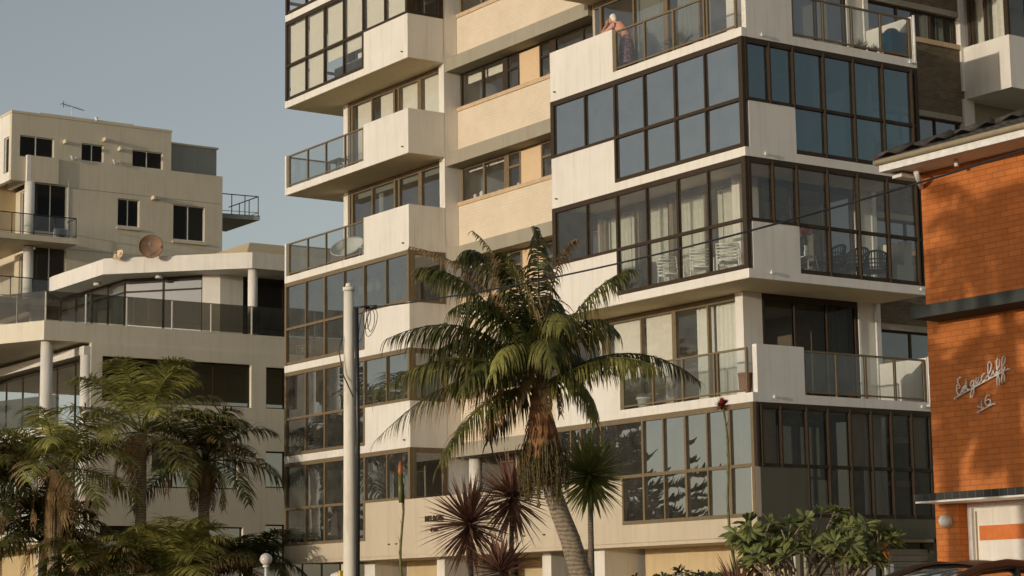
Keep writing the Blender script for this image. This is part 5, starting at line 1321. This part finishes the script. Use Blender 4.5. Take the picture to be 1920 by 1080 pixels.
for sx, sy in ((-.16,-.16), (.16,-.16), (-.16,.16), (.16,.16)):
    b = MB(); b.tube([(-.45+sx*1.2, 2.25+sy*1.2, z2), (-.45+sx*.8, 2.25+sy*.8, z2+.50)], .012, 6); b.build('leg', M['white_plastic'], t)
b = MB(); b.box(-.6, -.3, 2.1, 2.4, z2+.50, z2+.52); b.box(-.6, -.3, 2.1, 2.4, z2+.18, z2+.195); b.build('shelf', M['white_plastic'], t)
t = empty('flower_vase', (-.45, 2.22, z2+.52), 'glass vase of pink and orange flowers behind the dark framed glazing', 'flowers')
b = MB(); b.lathe((-.45, 2.22, z2+.521), [(.001, 0), (.055, 0), (.07, .08), (.045, .2), (.06, .26)], 14); b.build('vase', M['white_plastic'], t)
b = MB(); q = MB(); rg = random.Random(2)
for i in range(26):
    a = rg.uniform(0, 6.28); l = rg.uniform(.02, .26); c_ = Vector((-.45+l*math.cos(a), 2.22+l*math.sin(a), z2+1.12+rg.uniform(-.09, .12)*(1-l))); b.tube([(-.45, 2.22, z2+.75), c_], .005, 4); q.ball(c_, rg.uniform(.045, .07), 8)
b.build('stalks', M['frangi'], t); q.build('blooms', mat_leaf('pink_bloom', (.75, .16, .12), (.85, .35, .22), scale=14), t)
t = empty('covered_lounge', (-.75, 5.4, z2), 'pale cloth covered seat in the end of the glazed corner', 'chair')
b = MB(); b.prism([(-1.05, 5.1), (-.35, 5.1), (-.3, 5.6), (-1.0, 5.62)], z2, z2+.55); b.prism([(-1.05, 5.35), (-.35, 5.35), (-.32, 5.6), (-1.0, 5.6)], z2+.55, z2+1.15); b.build('cover', M['blind'], t)
# blue bin and pots behind the upper corner rail
t = empty('blue_bin', (-.5, 5.2, z4), 'blue plastic bin with a grey lump on its lid behind the upper rail', 'bin')
b = MB()
for k, (h0, h1, s0, s1) in enumerate(((0, .45, .18, .235), (.45, .50, .255, .255))):
    i = len(b.v); cx_, cyy = -.30, 5.22
    for (h, s_) in ((h0, s0), (h1, s1)): b.v += [(cx_-s_*.8, cyy-s_, z4+.17+h), (cx_+s_*.8, cyy-s_, z4+.17+h), (cx_+s_*.8, cyy+s_, z4+.17+h), (cx_-s_*.8, cyy+s_, z4+.17+h)]
    for f_ in ((0,1,5,4), (1,2,6,5), (2,3,7,6), (3,0,4,7), (4,5,6,7), (3,2,1,0)): b.f.append(tuple(i+x for x in f_)); b.m.append(0); b.sm.append(False)
b.build('tub', M['blue'], t)
b = MB(); b.box(-.48, -.12, 5.02, 5.42, z4, z4+.165); b.build('stand', M['terracotta'], t)
b = MB(); b.lathe((-.30, 5.2, z4+.67), [(.18, 0), (.18, .06), (.12, .11), (.001, .13)], 8); b.build('bag', M['grey_plastic'], t)
def potplant(loc, label, r=.12, h=.2, fol=.25, pot='terracotta', n=70, name='potted_plant', leaf='frangi', elong=1.0):
    t = empty(name, loc, label, 'plant', 'potted plants on the balconies')
    b = MB(); b.lathe(loc, [(.001, 0), (r*.7, 0), (r, h), (r*1.1, h), (r*1.1, h*.86), (r, h*.86)], 16); b.build('pot', M[pot], t)
    b = MB(); c_ = Vector(loc)+U3*h; rg = random.Random(int(abs(loc[0]*100)))
    for i in range(n):
        a = rg.uniform(0, 6.28); e = rg.uniform(.1, 1.5); l = fol*rg.uniform(.5, 1.2)*(1+(elong-1)*math.sin(e)); D = Vector((math.cos(a)*math.cos(e), math.sin(a)*math.cos(e), math.sin(e))); s_ = D.cross(R3).normalized()*.018
        b.quad(c_+D*l*.2, c_+D*l*.7-s_, c_+D*l, c_+D*l*.7+s_)
    b.build('foliage', M[leaf], t)
potplant((-.55, 4.35, z4), 'bushy green plant in terracotta pot beside the blue bin', fol=.3, n=110)
potplant((-.5, 4.72, z4), 'small red tinted plant pressed against the blue bin', r=.1, fol=.2, leaf='cordy_r')
potplant((-2.95, .6, z4), 'dark bushy pot plant behind the rail to the right of the person', r=.16, h=.28, fol=.42, n=160, leaf='frangi_d', elong=1.3)
potplant((-4.55, .45, ZK(1)+.215), 'large spiky pot plant behind the lower front rail', r=.18, h=.3, fol=.75, n=60, leaf='cordy_g', pot='white_plastic')
potplant((-.4, 3.46, ZK(1)+.215), 'small pink flowering pot on the lower side balcony', r=.08, h=.12, fol=.16, leaf='cordy_r', pot='terracotta')
t = empty('terracotta_planter', (-.52, .2, ZK(1)+.2), 'tall terracotta planter in the corner behind the lower front rail', 'planter')
b = MB(); b.lathe((-.52, .24, ZK(1)+.27), [(.001, 0), (.12, 0), (.13, .06), (.15, .08), (.165, .40), (.175, .40), (.175, .44), (.15, .44)], 20); b.build('vessel', M['terracotta'], t)
b = MB(); b.box(-.66, -.38, .10, .38, ZK(1)+.216, ZK(1)+.27); b.build('base', M['white_plastic'], t)
# papasan chair and small table on the first tower
t = empty('papasan_chair', (-19.35, .75, z3), 'round white bowl chair on the open balcony under the clear sky', 'chair')
b = MB(); ax = Vector((.35, -.55, .75)).normalized(); c_ = Vector((-19.35, .75, z3+.38))
b.lathe(c_, [(.001, 0), (.25, .04), (.42, .14), (.52, .30)], 28, axis=ax); b.build('bowl', M['curtain'], t)
b = MB(); a_ = ax.orthogonal().normalized(); b_ = ax.cross(a_)
b.tube([c_+ax*.30+(a_*math.cos(k*math.pi/16)+b_*math.sin(k*math.pi/16))*.53 for k in range(33)], .022, 6); b.build('rim', M['white_plastic'], t)
b = MB(); b.lathe((-19.35, .78, z3), [(.30, 0), (.30, .03), (.20, .2), (.26, .38), (.24, .38)], 18); b.build('base', M['white_plastic'], t)
t = empty('small_table', (-18.5, .7, z3), 'little white table beside the round bowl chair', 'table')
b = MB(); b.cyl(-18.45, .72, z3+.42, z3+.45, .2, 18); b.build('tabletop', M['white_plastic'], t)
for sx, sy in ((-.12,-.12), (.12,-.12), (0,.15)):
    b = MB(); b.tube([(-18.45+sx, .72+sy, z3), (-18.45+sx*.7, .72+sy*.7, z3+.42)], .014, 6); b.build('leg', M['white_plastic'], t)
t = empty('side_table', (-20.1, .8, z4), 'grey metal side table on the upper open balcony', 'table')
b = MB(); b.box(-20.5, -19.7, .55, .95, z4+.60, z4+.63); b.build('tabletop', M['grey_plastic'], t)
for sx, sy in ((-20.47,.58), (-19.73,.58), (-20.47,.92), (-19.73,.92)):
    b = MB(); b.box(sx-.02, sx+.02, sy-.02, sy+.02, z4, z4+.6); b.build('leg', M['grey_plastic'], t)
z5 = ZK(5)+.215
t = empty('storage_box', (-18.3, .5, z5), 'white box on a dark low cabinet behind half lowered blinds', 'box')
b = MB(); b.box(-18.15, -17.75, .35, .6, z5+.55, z5+.85); b.box(-18.1, -17.98, .4, .5, z5+.85, z5+1.02); b.build('carton', M['white_plastic'], t)
t = empty('low_cabinet', (-18.6, .5, z5), 'dark low cabinet behind half lowered blinds', 'cabinet')
b = MB(); b.box(-19.5, -17.4, .3, .75, z5+.05, z5+.54); b.build('body', M['grey_plastic'], t); b = MB(); b.box(-19.48, -18.46, .285, .299, z5+.08, z5+.5); b.build('door', M['black'], t); b = MB(); b.box(-18.44, -17.42, .285, .299, z5+.08, z5+.5); b.build('door', M['black'], t)
z6 = ZK(6)+.215
t = empty('white_urn', (-21.1, .3, z6), 'white urn behind the uppermost glazing at the edge', 'urn')
b = MB(); b.lathe((-21.0, .35, z6), [(.001, 0), (.12, 0), (.10, .05), (.16, .2), (.19, .38), (.21, .46), (.001, .44)], 18); b.build('vessel', M['white_plastic'], t)
# ornaments on the kitchen sills
for i, (x, zz, s_) in enumerate(((-14.2, ZK(3)+1.57, .07), (-13.85, ZK(3)+1.57, .085), (-12.9, ZK(3)+1.57, .05), (-12.0, ZK(3)+1.57, .05), (-10.45, ZK(4)+1.57, .06))):
    t = empty('sill_ornament', (x, 1.98, zz), ('small white jar on the kitchen sill, leftmost of its row', 'larger white jar second along the kitchen sill', 'dark little figure on the kitchen sill', 'tiny white jar beside the narrow sash window', 'small green plant pot on the upper kitchen sill')[i], 'ornament', 'ornaments on the kitchen sills')
    b = MB(); b.lathe((x, 2.0, zz), [(.001, 0), (s_*.8, 0), (s_, s_), (s_*.9, s_*2), (s_*.4, s_*2.4), (.001, s_*2.4)], 12); b.build('jar', M['white_plastic'] if i in (0, 1, 3) else M['grey_plastic'], t)
    if i == 4:
        b = MB(); rosette(b, Vector((x, 2.0, zz+.15)), U3, 14, .14, .02, random.Random(4)); b.build('leaves', M['frangi'], t)

# ------------------------------------------------------------------ person leaning on the parapet
M['skin'] = mat_plain('skin', (0.55, 0.28, 0.18), rough=.6, var=.05)
M['top'] = mat_plain('coral_blouse', (0.62, 0.30, 0.21), rough=.85, var=.08)
M['hair'] = mat_plain('white_hair', (0.78, 0.72, 0.62), rough=.8, scale=60, var=.15)
def mat_floral():
    m, nt, b, L = newmat('floral_skirt'); g = nd(nt, 'ShaderNodeNewGeometry'); v = nd(nt, 'ShaderNodeTexVoronoi', Scale=26.0); L.new(g.outputs['Position'], v.inputs['Vector'])
    r_ = ramp(nt, v.outputs['Distance'], [(.25, (.55, .25, .28)), (.5, (.07, .05, .10))]); L.new(r_.outputs[0], b.inputs['Base Color']); b.inputs['Roughness'].default_value = .9; return m
px_, py_, fz = -5.0, .45, z4
pe = MB()
H_ = (-5.42, .40, 16.45)
B3 = lambda *p: [Vector(q) for q in p]
pe.tube(B3((-4.93, .46, fz+.86), (-4.97, .46, fz+1.0), (-5.08, .45, fz+1.18), (-5.19, .44, fz+1.33), (-5.27, .43, fz+1.42)), [.13, .12, .135, .125, .06], 16)
pe.tube(B3((-5.25, .43, fz+1.40), (-5.33, .42, fz+1.47), (-5.38, .41, fz+1.52)), [.055, .05, .05], 12)
pe.ball(H_, .088, 16, sz=1.22); pe.ball((-5.49, .375, 16.44), .022, 8); pe.ball((-5.455, .37, 16.39), .05, 10)     # head, nose, jaw
pe.ball((-5.40, .32, 16.45), .02, 8); pe.ball((-5.38, .49, 16.45), .02, 8)                                             # ears
pe.tube(B3((-5.22, .60, fz+1.34), (-5.30, .62, fz+1.20), (-5.42, .50, 16.06)), [.052, .045, .036], 10)                # far upper arm to elbow on the ledge
pe.tube(B3((-5.42, .50, 16.06), (-5.30, .30, 16.04)), [.036, .026], 10)
pe.tube(B3((-5.20, .28, fz+1.34), (-5.32, .22, fz+1.24), (-5.52, .14, 16.05)), [.052, .045, .038], 10)                # near upper arm
pe.tube(B3((-5.52, .14, 16.05), (-5.53, .20, 16.18), (-5.50, .28, 16.32)), [.038, .032, .025], 10)                    # forearm up to the face
def hand(p, d, s_, curl):
    p, d, s_ = Vector(p), Vector(d).normalized(), Vector(s_).normalized(); n_ = d.cross(s_)
    pe.tube([p, p+d*.045, p+d*.085], [.026, .036, .034], 10)
    for i, l in enumerate((.06, .072, .067, .052)):
        q = p+d*.085+s_*(-.027+.018*i); pe.tube([q-d*.02, q+d*l*.5, q+d*l*.85+n_*curl*l*.5], [.0095, .0085, .0065], 6)
    q = p+d*.02-s_*.03; pe.tube([q, q+d*.03-s_*.022, q+d*.06-s_*.026], [.012, .010, .008], 6)
hand((-5.50, .28, 16.32), (.15, .2, 1), (0, 1, 0), .6); hand((-5.30, .30, 16.04), (.9, -.4, 0), (.3, .9, 0), -.2)
for s_ in (-.085, .085):
    pe.tube(B3((-4.93, .46+s_, fz+.86), (-4.97, .45+s_, fz+.48), (-4.93, .47+s_, fz+.09)), [.085, .055, .038], 12)
    pe.tube(B3((-4.91, .47+s_, fz+.05), (-5.0, .45+s_, fz+.035), (-5.1, .44+s_, fz+.02)), [.036, .036, .022], 10)
pers = pe.build('person', M['skin'], None, loc=(-5.0, .45, fz))
tag(pers, 'white haired person in a coral blouse leaning on the parapet, head in hand', 'person')
rm = pers.modifiers.new('remesh', 'REMESH'); rm.mode = 'VOXEL'; rm.voxel_size = .008; rm.use_smooth_shade = True
def child(mb_, name, mat, vox=.010):
    o = mb_.build(name, mat, pers); m_ = o.modifiers.new('remesh', 'REMESH'); m_.mode = 'VOXEL'; m_.voxel_size = vox; m_.use_smooth_shade = True; return o
b = MB(); b.tube(B3((-4.93, .46, fz+.80), (-4.97, .46, fz+1.0), (-5.08, .45, fz+1.18), (-5.19, .44, fz+1.33), (-5.27, .43, fz+1.43)), [.165, .145, .155, .145, .07], 16)
b.tube(B3((-5.18, .30, fz+1.33), (-5.22, .27, fz+1.33), (-5.34, .22, fz+1.23), (-5.44, .18, 16.10)), [.08, .075, .062, .05], 12)
b.tube(B3((-5.18, .58, fz+1.33), (-5.22, .61, fz+1.32), (-5.31, .62, fz+1.20), (-5.38, .54, 16.09)), [.08, .072, .06, .05], 12); child(b, 'blouse', M['top'])
b = MB(); b.ball((-5.385, .405, 16.495), .098, 16, sz=1.05); b.ball((-5.35, .41, 16.44), .085, 14); child(b, 'hair', M['hair'])
b = MB(); b.tube(B3((-4.93, .46, fz+.92), (-4.93, .46, fz+.80), (-4.93, .46, fz+.5), (-4.92, .46, fz+.26)), [.155, .185, .21, .24], 20); child(b, 'skirt', mat_floral(), .012)
for s_ in (-.085, .085):
    b = MB(); b.tube(B3((-4.89, .47+s_, fz+.045), (-5.0, .45+s_, fz+.038), (-5.12, .44+s_, fz+.028)), [.042, .045, .03], 10); b.build('shoe', M['black'], pers)
